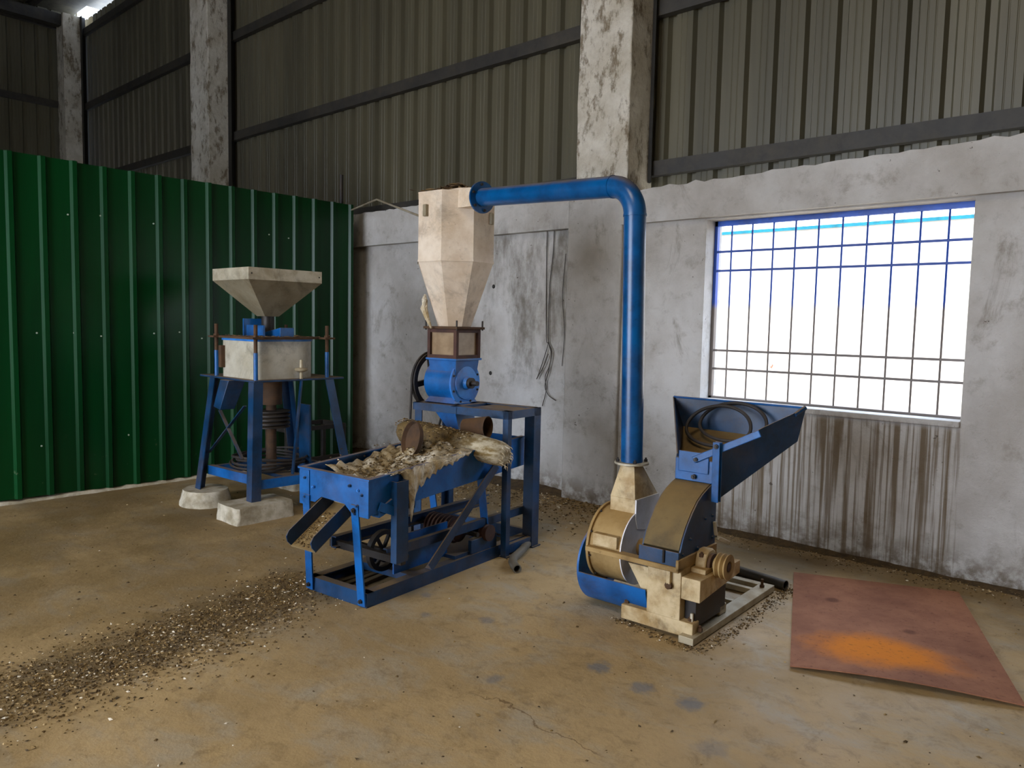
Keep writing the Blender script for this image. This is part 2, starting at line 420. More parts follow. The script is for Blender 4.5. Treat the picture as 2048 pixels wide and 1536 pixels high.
# ------------------------------------------------------------------ mesh tools
class MB:
    def __init__(s):
        s.v, s.f = [], []
    def add(s, vs, fs):
        o = len(s.v)
        s.v += [tuple(p) for p in vs]
        s.f += [tuple(i + o for i in q) for q in fs]
        return s
    def box(s, x0, x1, y0, y1, z0, z1):
        vs = [(x, y, z) for z in (z0, z1) for (x, y) in ((x0, y0), (x1, y0), (x1, y1), (x0, y1))]
        return s.add(vs, [(3, 2, 1, 0), (4, 5, 6, 7), (0, 1, 5, 4), (1, 2, 6, 5), (2, 3, 7, 6), (3, 0, 4, 7)])
    def hexa(s, bottom, top):
        return s.loft([bottom, top])
    def loft(s, rings, caps=True, closed=False):
        n = len(rings[0])
        vs = [p for r in rings for p in r]
        fs = []
        m = len(rings)
        for i in range(m if closed else m - 1):
            a, b = i * n, ((i + 1) % m) * n
            for j in range(n):
                k = (j + 1) % n
                fs.append((a + j, a + k, b + k, b + j))
        if caps and not closed:
            fs.append(tuple(range(n))[::-1])
            fs.append(tuple(range((m - 1) * n, m * n)))
        return s.add(vs, fs)
    def extrude(s, prof, o, e1, e2, ax):
        o, e1, e2, ax = Vector(o), Vector(e1), Vector(e2), Vector(ax)
        a = [o + e1 * p[0] + e2 * p[1] for p in prof]
        return s.loft([a, [p + ax for p in a]])
    def bar(s, p0, p1, w, t, side=(1, 0, 0)):
        p0, p1 = Vector(p0), Vector(p1)
        d = (p1 - p0).normalized()
        e1 = Vector(side)
        e1 = (e1 - d * e1.dot(d)).normalized()
        e2 = d.cross(e1)
        return s.extrude([(-w / 2, -t / 2), (w / 2, -t / 2), (w / 2, t / 2), (-w / 2, t / 2)], p0, e1, e2, p1 - p0)
    def angle(s, p0, p1, w, t, d1, d2):
        p0, p1 = Vector(p0), Vector(p1)
        return s.extrude([(0, 0), (w, 0), (w, t), (t, t), (t, w), (0, w)], p0, d1, d2, p1 - p0)
    def channel(s, p0, p1, h, w, t, up, out):
        p0, p1 = Vector(p0), Vector(p1)
        return s.extrude([(0, 0), (w, 0), (w, t), (t, t), (t, h - t), (w, h - t), (w, h), (0, h)], p0, out, up, p1 - p0)
    def frame_of(s, d):
        d = Vector(d).normalized()
        a = Vector((0, 0, 1)) if abs(d.z) < 0.9 else Vector((1, 0, 0))
        e1 = a.cross(d).normalized()
        return e1, d.cross(e1)
    def cyl(s, p0, p1, r0, r1=None, seg=20, caps=True, ph=0.0):
        p0, p1 = Vector(p0), Vector(p1)
        r1 = r0 if r1 is None else r1
        e1, e2 = s.frame_of(p1 - p0)
        def ring(p, r):
            return [p + e1 * (r * math.cos(ph + 2 * math.pi * i / seg)) + e2 * (r * math.sin(ph + 2 * math.pi * i / seg)) for i in range(seg)]
        return s.loft([ring(p0, r0), ring(p1, r1)], caps)
    def lathe(s, prof, o, ax, seg=28):
        o, ax = Vector(o), Vector(ax).normalized()
        e1, e2 = s.frame_of(ax)
        rings = [[o + ax * h + e1 * (r * math.cos(2 * math.pi * i / seg)) + e2 * (r * math.sin(2 * math.pi * i / seg)) for i in range(seg)] for r, h in prof]
        return s.loft(rings)
    def ring(s, o, ax, ro, ri, h, seg=32):
        o, ax = Vector(o), Vector(ax).normalized()
        e1, e2 = s.frame_of(ax)
        rings = []
        for i in range(seg):
            c = e1 * math.cos(2 * math.pi * i / seg) + e2 * math.sin(2 * math.pi * i / seg)
            rings.append([o + c * ri, o + c * ro, o + c * ro + ax * h, o + c * ri + ax * h])
        return s.loft(rings, False, True)
    def tube(s, path, r, seg=10, closed=False, caps=True, hollow=0.0):
        P = [Vector(p) for p in path]
        n = len(P)
        T = []
        for i in range(n):
            a = P[i - 1] if (i > 0 or closed) else P[i]
            b = P[(i + 1) % n] if (i < n - 1 or closed) else P[i]
            T.append((b - a).normalized())
        e1, _ = s.frame_of(T[0])
        rings = []
        for i in range(n):
            e1 = (e1 - T[i] * e1.dot(T[i])).normalized()
            e2 = T[i].cross(e1)
            rr = r[i] if isinstance(r, (list, tuple)) else r
            rings.append([P[i] + e1 * (rr * math.cos(2 * math.pi * k / seg)) + e2 * (rr * math.sin(2 * math.pi * k / seg)) for k in range(seg)])
        if hollow and not closed:
            inner = [[c + (q - c) * hollow for q in ring] for ring, c in zip(rings, P)]
            full = rings + inner[::-1]
            return s.loft(full, False, True)
        return s.loft(rings, caps, closed)
    def mesh(s, name, smooth=35):
        me = bpy.data.meshes.new(name)
        me.from_pydata(s.v, [], s.f)
        bm = bmesh.new()
        bm.from_mesh(me)
        bmesh.ops.recalc_face_normals(bm, faces=bm.faces)
        bm.to_mesh(me)
        bm.free()
        if smooth:
            me.polygons.foreach_set('use_smooth', [True] * len(me.polygons))
            me.set_sharp_from_angle(angle=R(smooth))
        me.update()
        return me
    def build(s, name, mat, parent=None, bevel=0.0, smooth=35, label=None):
        me = s.mesh(name, smooth)
        me.materials.append(M[mat] if isinstance(mat, str) else mat)
        o = bpy.data.objects.new(name, me)
        COL.objects.link(o)
        o.parent = parent
        if bevel:
            b = o.modifiers.new('bevel', 'BEVEL')
            b.width = bevel
            b.segments = 2
            b.limit_method = 'ANGLE'
            b.angle_limit = R(40)
        if label:
            o['label'] = label
        return o

def thing(name, label, cat, loc=(0, 0, 0), rz=0.0, group=None):
    o = bpy.data.objects.new(name, None)
    o.empty_display_size = 0.1
    COL.objects.link(o)
    o.location = loc
    o.rotation_euler = (0, 0, R(rz))
    tag(o, label, cat, group)
    return o
def tag(o, label=None, cat=None, group=None, kind=None):
    if label: o['label'] = label
    if cat: o['category'] = cat
    if group: o['group'] = group
    if kind: o['kind'] = kind
    return o

BOLT = {}
def bolt(parent, p, d=(0, 0, 1), r=0.009, h=0.012, mat='darksteel', name='bolt'):
    key = (r, h, mat, name)
    if key not in BOLT:
        m = MB().cyl((0, 0, -0.004), (0, 0, h * 0.6), r, seg=6).cyl((0, 0, h * 0.6), (0, 0, h), r * 0.55, seg=8)
        me = m.mesh(name)
        me.materials.append(M[mat])
        BOLT[key] = me
    o = bpy.data.objects.new(name, BOLT[key])
    COL.objects.link(o)
    o.parent = parent
    o.location = p
    o.rotation_euler = Vector(d).to_track_quat('Z', 'Y').to_euler()
    return o

def inst(name, me, parent, loc, rot=(0, 0, 0)):
    o = bpy.data.objects.new(name, me)
    COL.objects.link(o)
    o.parent = parent
    o.location = loc
    o.rotation_euler = rot
    return o

# ================================================================== STRUCTURE
XL, XR, YF, YB, ZE = -16.0, 6.0, -4.6, 5.42, 6.9
def hgrid(x0, x1, y0, y1, n, m, fz):
    vs = [(x0 + (x1 - x0) * i / n, y0 + (y1 - y0) * j / m, 0) for j in range(m + 1) for i in range(n + 1)]
    vs = [(x, y, fz(x, y)) for x, y, _ in vs]
    fs = [(j * (n + 1) + i, j * (n + 1) + i + 1, (j + 1) * (n + 1) + i + 1, (j + 1) * (n + 1) + i) for j in range(m) for i in range(n)]
    return vs, fs

fl = MB().box(XL - 0.2, XR + 0.2, YF - 3, 5.3, -0.25, 0.0).build('floor', 'floor')
tag(fl, kind='structure')

# masonry wall at the back: lower wall with window opening
WX0, WX1, WZ0, WZ1 = -2.66, -0.985, 0.933, 2.224
wb_ = MB()
wb_.box(-3.37, WX0, 5.02, 5.26, -0.1, 2.235)
wb_.box(WX1, XR, 5.02, 5.26, -0.1, 2.235)
wb_.box(WX0, WX1, 5.02, 5.26, -0.1, WZ0)
wb_.box(WX0, WX1, 5.02, 5.26, WZ1, 2.235)
wb_.box(XL, -3.88, 5.10, 5.26, -0.1, 2.25)
wallb = wb_.build('wall_back', 'wall')
tag(wallb, kind='structure')
def ragged_beam(x0, x1, y0, y1, z0, z1, seed, slope=0.0):
    rr = random.Random(seed)
    n = max(4, int((x1 - x0) / 0.07))
    rings = []
    for i in range(n + 1):
        x = x0 + (x1 - x0) * i / n
        zt = z1 + slope * (x - x0) + rr.uniform(-0.006, 0.006) + (0.012 if rr.random() < 0.08 else 0)
        rings.append([(x, y0, z0), (x, y1, z0), (x, y1, zt + 0.01), (x, y0, zt)])
    return MB().loft(rings)
ragged_beam(-3.37, XR, 4.972, 5.28, 2.235, 2.475, 1, 0.024).build('tie_beam', 'wall', wallb)
ragged_beam(XL, -3.88, 5.03, 5.28, 2.25, 2.60, 2).build('tie_beam', 'wall', wallb)
MB().box(WX0 - 0.02, WX1 + 0.0, 5.0, 5.24, WZ0 - 0.035, WZ0 + 0.002).build('window_sill', 'wall', wallb, 0.006)
# pilasters under the columns
for cx0, cx1 in ((-3.89, -3.36), (-10.66, -10.13)):
    MB().box(cx0, cx1, 4.98, 5.27, -0.1, 2.57).build('pilaster', 'wall', wallb, 0.012)

# old scaffold holes in the bay behind the stand
hole = MB().lathe([(0.001, 0.0), (0.010, 0.001), (0.015, 0.003), (0.019, 0.001), (0.020, -0.004)], (0, 0, 0), (0, -1, 0), 14).mesh('scaffold_hole')
hole.materials.append(M['post_dark'])
for hx_, hz_ in ((-4.83, 1.79), (-5.005, 1.80), (-5.045, 1.16), (-4.85, 0.99)):
    inst('scaffold_hole', hole, wallb, (hx_, 5.10, hz_))

# corrugated cladding sheets above
def sheet_mesh(name, n, pitch, rib_w, depth, height, mat, stiff=True, outward=True):
    """profile in x, recess along +y, height along z, 2 mm thick"""
    pts = []
    for i in range(n):
        b = i * pitch
        w = pitch - rib_w
        pts += [(b, 0)]
        if stiff:
            for q in (0.33, 0.66):
                pts += [(b + w * q - 0.006, 0), (b + w * q - 0.002, 0.003), (b + w * q + 0.002, 0.003), (b + w * q + 0.006, 0)]
        pts += [(b + w, 0), (b + w + rib_w * 0.25, depth), (b + w + rib_w * 0.75, depth)]
    pts += [(n * pitch, 0)]
    if not outward:
        pts = [(x, -y) for x, y in pts]
    m = MB()
    k = len(pts)
    th = 0.002
    ring = lambda z: [(x, y, z) for x, y in pts] + [(x, y + th, z) for x, y in pts[::-1]]
    m.loft([ring(0), ring(height)], caps=False)
    me = m.mesh(name, 20)
    me.materials.append(M[mat])
    return me
pitch = 0.22
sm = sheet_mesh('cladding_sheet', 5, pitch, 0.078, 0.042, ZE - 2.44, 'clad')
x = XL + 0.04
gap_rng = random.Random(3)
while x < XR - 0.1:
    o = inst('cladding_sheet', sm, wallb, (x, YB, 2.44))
    x += 1.1
# girts
def girt(x0, x1, z, y=YB):
    return MB().channel((x0, y - 0.075, z), (x1, y - 0.075, z), 0.115, 0.07, 0.006, (0, 0, 1), (0, 1, 0)).build('girt', 'girt', wallb)
for z in (3.90, 5.24, 6.58):
    girt(XL, -10.4, z); girt(-10.4, -3.6, z); girt(-3.6, XR, z)
girt(-3.37, XR, 2.66, 5.42)
girt(-10.2, -3.85, 2.62, 5.42)

# columns
def column(x0, x1, label, pw=0.09):
    rr = random.Random(int(x0 * 100))
    rings = []
    n = 24
    for i in range(n + 1):
        z = 2.5 + (ZE - 2.5) * i / n
        j = lambda: rr.uniform(-0.006, 0.006)
        rings.append([(x0 + j(), 5.02 + j(), z), (x1 + j(), 5.02 + j(), z), (x1 + j(), 5.37, z), (x0 + j(), 5.37, z)])
    t = thing('concrete_column', label, 'column', ((x0 + x1) / 2, 5.2, 0), 0, 'columns of the back wall')
    t['kind'] = 'structure'
    m = MB().loft(rings)
    m.v = [(a - (x0 + x1) / 2, b - 5.2, c) for a, b, c in m.v]
    m.build('shaft', 'column', t, 0.008)
    w = (x1 - x0) / 2
    MB().angle((w + 0.005, 0.10, 2.6), (w + 0.005, 0.10, ZE), pw, 0.01, (1, 0, 0), (0, 1, 0)).build('steel_post', 'post_dark', t)
    return t
column(-3.85, -3.35, 'whitish concrete column beside the window, above the blue pipe elbow', 0.03)
column(-10.65, -10.13, 'mottled concrete column rising behind the middle of the green partition')
column(-15.95, -15.6, 'farthest narrow concrete column in the room corner at left')

# gable wall at far left
gable = MB().box(XL - 0.25, XL - 0.06, YF, YB + 0.1, -0.1, 2.5).build('wall_left', 'wall')
tag(gable, kind='structure')
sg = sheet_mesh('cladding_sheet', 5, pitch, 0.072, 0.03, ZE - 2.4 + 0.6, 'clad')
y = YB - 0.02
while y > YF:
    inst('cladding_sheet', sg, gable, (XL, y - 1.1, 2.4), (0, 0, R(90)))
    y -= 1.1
for z in (3.90, 5.27, 6.68):
    MB().channel((XL + 0.075, YF, z), (XL + 0.075, YB - 0.05, z), 0.115, 0.07, 0.006, (0, 0, 1), (-1, 0, 0)).build('girt', 'girt', gable)
# roof, with an open slit at the far corner where daylight shows
rf = MB()
rf.box(XL - 0.3, XR + 0.3, YF - 0.3, YB - 0.10, ZE + 0.12, ZE + 0.16)
rf.box(XL + 0.7, XR + 0.3, YB - 0.10, YB + 0.4, ZE + 0.12, ZE + 0.16)
roof = rf.build('ceiling', 'roof')
tag(roof, kind='structure')
for yy in (4.6, 3.0, 1.4, -0.2, -1.8, -3.4):
    MB().channel((XL, yy, ZE - 0.02), (XR, yy, ZE - 0.02), 0.14, 0.06, 0.006, (0, 0, 1), (0, -1, 0)).build('purlin', 'girt', roof)
for xx in (-15.75, -10.4, -3.6, 3.2):
    MB().box(xx - 0.08, xx + 0.08, YF, YB - 0.1, ZE - 0.22, ZE - 0.02).build('rafter', 'girt', roof)
MB().box(-1.9, 0.1, -2.7, -0.3, ZE - 0.06, ZE - 0.04).build('overhead_fill_sheet', 'paleface', roof)  # unseen pale sheet added above the fill lamp; the roof stays closed
# remaining sides of the shed, behind the camera
wr = MB().box(XR, XR + 0.2, YF, YB, -0.1, ZE + 0.1).build('wall_right', 'clad'); tag(wr, kind='structure')
wf = MB()
wf.box(XL, -6.4, YF - 0.2, YF, -0.1, ZE + 0.1)
wf.box(-1.6, XR, YF - 0.2, YF, -0.1, ZE + 0.1)
wf.box(-6.4, -1.6, YF - 0.2, YF, 3.9, ZE + 0.1)
wfo = wf.build('wall_front', 'clad'); tag(wfo, kind='structure')

# window grille
win = bpy.data.objects.new('window_1', None)
COL.objects.link(win)
win.location = (0, 0, 0)
tag(win, 'barred window opening in the plastered wall', None, None, 'structure')
gy = 5.17
fm = MB()
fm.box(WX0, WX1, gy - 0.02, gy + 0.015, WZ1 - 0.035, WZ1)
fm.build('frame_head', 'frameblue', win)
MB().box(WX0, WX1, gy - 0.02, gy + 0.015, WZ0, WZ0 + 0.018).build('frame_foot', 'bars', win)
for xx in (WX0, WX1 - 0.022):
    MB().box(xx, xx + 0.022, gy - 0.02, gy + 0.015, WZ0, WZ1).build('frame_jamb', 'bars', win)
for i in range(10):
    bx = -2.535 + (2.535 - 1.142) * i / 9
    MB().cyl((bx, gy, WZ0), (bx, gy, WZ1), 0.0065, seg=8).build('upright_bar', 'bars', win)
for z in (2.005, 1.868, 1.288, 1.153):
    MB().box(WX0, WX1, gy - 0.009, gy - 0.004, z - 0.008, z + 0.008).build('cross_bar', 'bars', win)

# yard outside the window
yd = MB().box(-14, 10, 5.27, 14, -0.4, -0.15).build('ground', 'outground'); tag(yd, kind='structure')
ow = thing('compound_wall', 'sunlit whitewashed compound wall seen through the window bars', 'wall', (-2.5, 8.0, -0.15))
MB().box(-9, 9, 0, 0.22, -0.05, 2.648).build('masonry', 'outwall', ow)
MB().box(-9, 9, -0.004, 0.224, 2.648, 2.682).build('coping', 'teal', ow)

# ================================================================== GREEN PARTITION
part = thing('sheet_partition', 'dark green ribbed metal sheet partition standing left of the machines', 'partition', (-6.65, 0, 0))
PH = 2.655
gm = sheet_mesh('partition_sheet', 4, pitch, 0.062, 0.026, PH - 0.03, 'green', False, False)
yy = 4.86
k = 0
while yy > -3.0:
    # sheet local x runs along +Y ; recess direction (local -y) points to +X
    o = inst('partition_sheet', gm, part, (0.002 * (k % 2), yy - 0.88, 0.03 - 0.004 * (k % 3)), (0, 0, R(90)))
    yy -= 0.88
    k += 1
for py_ in (4.76, 2.3, -0.2):
    MB().cyl((-0.07, py_, 0), (-0.07, py_, 2.96 if py_ > 4 else 2.6), 0.02, seg=12).build('support_post', 'darksteel', part)
for z in (0.45, 1.3, 2.2):
    MB().box(-0.045, -0.012, -3, 4.86, z - 0.02, z + 0.02).build('back_rail', 'darksteel', part)
scr = MB().cyl((0, 0, 0), (0.006, 0, 0), 0.007, seg=6).mesh('screw')
scr.materials.append(M['whitebolt'])
rs = random.Random(5)
for z in (0.44, 1.29, 2.24):
    for i in range(26):
        if z != 1.29 and rs.random() < 0.45:
            continue
        inst('screw', scr, part, (0.001, 4.80 - 0.22 * i + rs.uniform(-0.05, 0.05), z + rs.uniform(-0.03, 0.03)))
rr = random.Random(9)
rings = []
for i in range(160):
    yv = -3 + 7.86 * i / 159
    w = 0.012 + 0.012 * rr.random()
    h = 0.010 + 0.016 * rr.random()
    rings.append([(-0.05, yv, 0), (0.028 + w, yv, 0), (0.02 + w * 0.4, yv, h), (-0.05, yv, h)])
MB().loft(rings).build('mortar_line', 'plinth', part)

# ================================================================== STONE FLOUR MILL (left)
CX, CY = -5.36, 3.14
mill = thing('stone_flour_mill', 'blue legged stone flour mill with white drum and big square funnel hopper', 'mill', (CX, CY, 0))
legs = [(-5.07, 2.85, -5.04, 2.81), (-5.66, 2.85, -5.70, 2.74), (-5.07, 3.46, -4.98, 3.60), (-5.66, 3.46, -5.72, 3.60)]
for (tx, ty, fx, fy) in legs:
    sx, sy = (1 if tx > CX else -1), (1 if ty > CY else -1)
    w = 0.075
    tx, ty, fx, fy = tx - CX, ty - CY, fx - CX, fy - CY
    m = MB()
    def prof(cx, cy):
        ox, oy = cx + sx * w / 2, cy + sy * w / 2
        L = [(0, 0), (w, 0), (w, .008), (.008, .008), (.008, w), (0, w)]
        return [(ox - sx * a, oy - sy * b, 0) for a, b in L]
    a = [(p[0], p[1], 0.115) for p in prof(fx, fy)]
    b = [(p[0], p[1], 0.985) for p in prof(tx, ty)]
    m.loft([a, b]).build('leg', 'blue_deep', mill)
MB().box(-5.88 - CX, -5.04 - CX, 2.82 - CY, 3.60 - CY, 0.985, 1.0).build('table_plate', 'blue_deep', mill, 0.003)
for (a, b, z) in (((-5.68, 2.80), (-5.07, 2.84), 0.23), ((-5.04, 2.86), (-5.0, 3.52), 0.20), ((-5.68, 2.82), (-5.68, 3.52), 0.22), ((-5.68, 3.52), (-5.02, 3.52), 0.22)):
    MB().bar((a[0] - CX, a[1] - CY, z + 0.035), (b[0] - CX, b[1] - CY, z + 0.035), 0.07, 0.045, (0, 0, 1)).build('lower_rail', 'blue', mill)
for (a, b) in (((-5.137, .81), (-5.70, .393)), ((-5.515, .746), (-5.179, .412))):
    MB().bar((a[0] - CX, 2.80 - CY, a[1]), (b[0] - CX, 2.80 - CY, b[1]), 0.026, 0.006, (0, 1, 0)).build('cross_brace', 'blue_deep', mill)
# under-table outlet spout
sp = MB()
sp.hexa([(-5.50 - CX, 2.74 - CY, .78), (-5.40 - CX, 2.74 - CY, .76), (-5.40 - CX, 2.86 - CY, .76), (-5.50 - CX, 2.86 - CY, .78)],
        [(-5.47 - CX, 2.78 - CY, .985), (-5.34 - CX, 2.78 - CY, .985), (-5.34 - CX, 2.92 - CY, .985), (-5.47 - CX, 2.92 - CY, .985)])
sp.build('outlet_spout', 'blue_deep', mill, 0.004)
# drum: rounded square
def rsq(cx, cy, hx, hy, r, z, seg=8, radii=None):
    P = []
    rad = radii or (r, r, r, r)
    for q, (sx, sy, a0) in enumerate(((1, -1, -90), (1, 1, 0), (-1, 1, 90), (-1, -1, 180))):
        rr_ = rad[q]
        for i in range(seg + 1):
            a = R(a0 + 90 * i / seg)
            P.append((cx + sx * (hx - rr_) + rr_ * math.cos(a), cy + sy * (hy - rr_) + rr_ * math.sin(a), z))
    return P
rad = (0.05, 0.22, 0.22, 0.08)
MB().loft([rsq(-0.02, 0.015, 0.275, 0.285, 0, z, 8, rad) for z in (1.0, 1.30)]).build('stone_drum', 'white_case', mill)
MB().loft([rsq(-0.02, 0.015, 0.282, 0.292, 0, z, 8, rad) for z in (1.282, 1.297)]).build('drum_rim_paint', 'blue_light', mill)
MB().loft([rsq(-0.01, 0.015, 0.31, 0.315, 0, z, 8, (0.10, 0.2, 0.2, 0.1)) for z in (1.30, 1.315)]).build('clamp_ring', 'rust', mill)
MB().box(-5.60 - CX, -5.56 - CX, 2.855 - CY - 0.02, 2.87 - CY, 1.07, 1.24).build('drum_latch', 'rust', mill, 0.003)
for (tx, ty, fx, fy) in legs:
    ax, ay = tx - CX, ty - CY
    o = MB().cyl((ax, ay, 1.0), (ax, ay, 1.20), 0.016, seg=12).build('tie_rod_sleeve', 'blue', mill)
    MB().cyl((ax, ay, 1.20), (ax, ay, 1.405), 0.014, seg=12).build('tie_rod', 'rust', mill)
    MB().box(ax - 0.045, ax + 0.045, ay - 0.045, ay + 0.045, 1.300, 1.314).build('ring_ear', 'rust', mill)
    bolt(mill, (ax, ay, 1.316), (0, 0, 1), 0.024, 0.02, 'rust', 'nut')
# funnel hopper
h0 = [(-5.75 - CX, 2.87 - CY), (-5.20 - CX, 2.87 - CY), (-5.20 - CX, 3.50 - CY), (-5.75 - CX, 3.50 - CY)]
hc = (-5.475 - CX, 3.185 - CY)
n0 = [(hc[0] + sx * 0.06, hc[1] + sy * 0.06) for sx, sy in ((-1, -1), (1, -1), (1, 1), (-1, 1))]
def shell(rings, t_in):
    """open-topped shell from stacked outer rings (list of 4-point rings bottom->top)"""
    outer = rings
    inner = []
    for r_ in rings:
        c = Vector((sum(p[0] for p in r_) / len(r_), sum(p[1] for p in r_) / len(r_), 0))
        q = []
        for p in r_:
            d = Vector((p[0], p[1], 0)) - c
            d2 = d * max(0.0, 1 - t_in / d.length)
            q.append((c.x + d2.x, c.y + d2.y, p[2]))
        inner.append(q)
    return MB().loft(outer + inner[::-1], False, True)
shell([[(p[0], p[1], 1.47) for p in n0], [(p[0], p[1], 1.74) for p in h0]], 0.01).build('hopper_cone', 'galv', mill)
shell([[(p[0], p[1], 1.74) for p in h0], [(p[0], p[1], 1.83) for p in h0]], 0.01).build('hopper_rim', 'galv_rim', mill)
for i, (px_, py_) in enumerate(((-0.16, 0), (0.2, 0))):
    bolt(mill, (-5.20 - CX, 3.185 - CY + (0.29 if i else -0.29), 1.785), (1, 0, 0), 0.006, 0.006)
MB().cyl((hc[0], hc[1], 1.315), (hc[0], hc[1], 1.48), 0.05, seg=16).build('feed_pipe', 'darksteel', mill)
m = MB()
m.box(hc[0] - 0.06, hc[0] + 0.19, hc[1] - 0.15, hc[1] - 0.135, 1.315, 1.40)
m.build('feed_bracket', 'blue', mill)
MB().box(hc[0] - 0.10, hc[0] - 0.085, hc[1] - 0.16, hc[1] + 0.06, 1.315, 1.45).build('feed_bracket', 'blue', mill)
MB().hexa([(hc[0] + .04, hc[1] - .06, 1.315), (hc[0] + .28, hc[1] - .06, 1.315), (hc[0] + .28, hc[1] + .06, 1.315), (hc[0] + .04, hc[1] + .06, 1.315)],
          [(hc[0] + .04, hc[1] - .06, 1.345), (hc[0] + .28, hc[1] - .06, 1.385), (hc[0] + .28, hc[1] + .06, 1.385), (hc[0] + .04, hc[1] + .06, 1.345)]).build('feed_shoe', 'blue', mill, 0.003)
# adjusting handwheel with rod
hx, hy = -5.04 - CX, 3.21 - CY
MB().lathe([(0.014, 0), (0.014, 0.05), (0.028, 0.055), (0.046, 0.062), (0.052, 0.072), (0.044, 0.082), (0.015, 0.086), (0.012, 0.145)], (hx, hy, 1.0), (0, 0, 1)).build('handwheel', 'steel', mill)
MB().bar((hx, hy, 0.985), (hx + 0.02, hy - 0.09, 0.28), 0.024, 0.012, (1, 0, 0)).build('lift_rod', 'blue_deep', mill)
# spindle and pulley below
MB().cyl((-0.03, 0.02, 0.25), (-0.03, 0.02, 0.985), 0.04, seg=18).build('spindle', 'rust', mill)
MB().cyl((-0.03, 0.02, 0.78), (-0.03, 0.02, 0.985), 0.085, seg=18).build('bearing_housing', 'rust', mill)
pp = []
for i in range(4):
    z = 0.60 + i * 0.032
    pp += [(0.145, z), (0.145, z + 0.006), (0.118, z + 0.016), (0.145, z + 0.026)]
MB().lathe([(0.02, 0.595)] + pp + [(0.145, 0.73), (0.02, 0.735)], (-0.03, 0.02, 0), (0, 0, 1)).build('drive_pulley', 'darksteel', mill)
MB().box(0.05, 0.20, 0.22, 0.235, 0.30, 0.78).build('side_guard', 'blue_deep', mill)
MB().box(-0.3, 0.3, -0.06, 0.08, 0.235, 0.262).build('bearing_beam', 'blue_deep', mill)
# dusty bits lying on the clamp ring
def flakes(region, n, size, zf, name, mat, parent=None, lift=0.0, long=1.0):
    """small bent chips; region() -> (x, y)"""
    V, F = [], []
    for i in range(n):
        x, y = region()
        z = zf(x, y) + lift
        s = size * (0.5 + RNG.random() ** 2 * 1.4)
        a = RNG.random() * 6.283
        t1, t2 = RNG.normal(0, 0.35, 2)
        ux, uy = math.cos(a), math.sin(a)
        L, Wd = s * long * (0.7 + 0.6 * RNG.random()), s * (0.4 + 0.4 * RNG.random())
        p = [(-L / 2, 0), (0, -Wd / 2), (L / 2, 0), (0, Wd / 2)]
        o = len(V)
        zs = [abs(t1) * s * .5, 0.0, abs(t1 * .6) * s * .5, abs(t2) * s * .4]
        for (q, w), zz in zip(p, zs):
            V.append((x + ux * q - uy * w, y + uy * q + ux * w, z + 0.0008 + zz))
        V.append((x, y, z + 0.001 + s * (0.18 + 0.25 * RNG.random())))
        F += [(o, o + 1, o + 4), (o + 1, o + 2, o + 4), (o + 2, o + 3, o + 4), (o + 3, o, o + 4)]
    me = bpy.data.meshes.new(name)
    me.from_pydata(V, [], F)
    me.materials.append(M[mat])
    ob = bpy.data.objects.new(name, me)
    COL.objects.link(ob)
    ob.parent = parent
    ob['kind'] = 'stuff'
    return ob
flakes(lambda: (RNG.uniform(-0.3, 0.3), RNG.uniform(-0.29, 0.3)), 260, 0.014, lambda x, y: 1.315, 'grain_dust', 'straw', mill, 0, 1.6)

# plinths under the mill legs
def lumpy(rings_fn, nz, nseg, seed, amp, h, name, label, mat='plinth', group=None, loc=(0, 0, 0)):
    rr_ = random.Random(seed)
    rings = []
    for i in range(nz + 1):
        t = i / nz
        rg = []
        for (x, y) in rings_fn(t, nseg):
            rg.append((x + rr_.uniform(-amp, amp), y + rr_.uniform(-amp, amp), h * t + (rr_.uniform(-amp, amp) * 0.5 if 0 < i < nz else 0)))
        rings.append(rg)
    o = MB().loft(rings).build(name, mat, None, 0.0, 50)
    o.location = loc
    tag(o, label, 'plinth', group)
    return o
def rect_pts(hx, hy, nx, ny, r=0.03):
    P = rsq(0, 0, hx, hy, r, 0, 4)
    out = []
    n = len(P)
    for i in range(n):
        a, b = Vector(P[i]), Vector(P[(i + 1) % n])
        k_ = max(1, int((b - a).length / 0.06))
        for j in range(k_):
            c = a.lerp(b, j / k_)
            out.append((c.x, c.y))
    return out
lumpy(lambda t, n: [(x * (1.03 - 0.05 * t), y * (1.03 - 0.05 * t)) for x, y in rect_pts(0.155, 0.225, 0, 0)], 4, 0, 3, 0.004, 0.118, 'concrete_plinth',
      'rectangular whitish concrete block under the nearest mill leg', loc=(-5.03, 2.82, 0))
lumpy(lambda t, n: [(0.21 * (1 - 0.10 * t - 0.06 * t * t) * math.cos(a), 0.19 * (1 - 0.10 * t - 0.06 * t * t) * math.sin(a)) for a in [2 * math.pi * i / 36 for i in range(36)]], 5, 0, 4, 0.004, 0.118, 'concrete_plinth',
      'round whitish concrete pad under the mill leg by the partition', loc=(-5.68, 2.76, 0))
lumpy(lambda t, n: [(x, y) for x, y in rect_pts(0.15, 0.15, 0, 0)], 4, 0, 5, 0.005, 0.118, 'concrete_plinth',
      'concrete block under the mill leg behind the blue sieve', loc=(-4.99, 3.60, 0))
lumpy(lambda t, n: [(x, y) for x, y in rect_pts(0.16, 0.14, 0, 0)], 4, 0, 6, 0.005, 0.118, 'concrete_plinth',
      'rearmost concrete block under the flour mill, in shadow', loc=(-5.72, 3.60, 0))

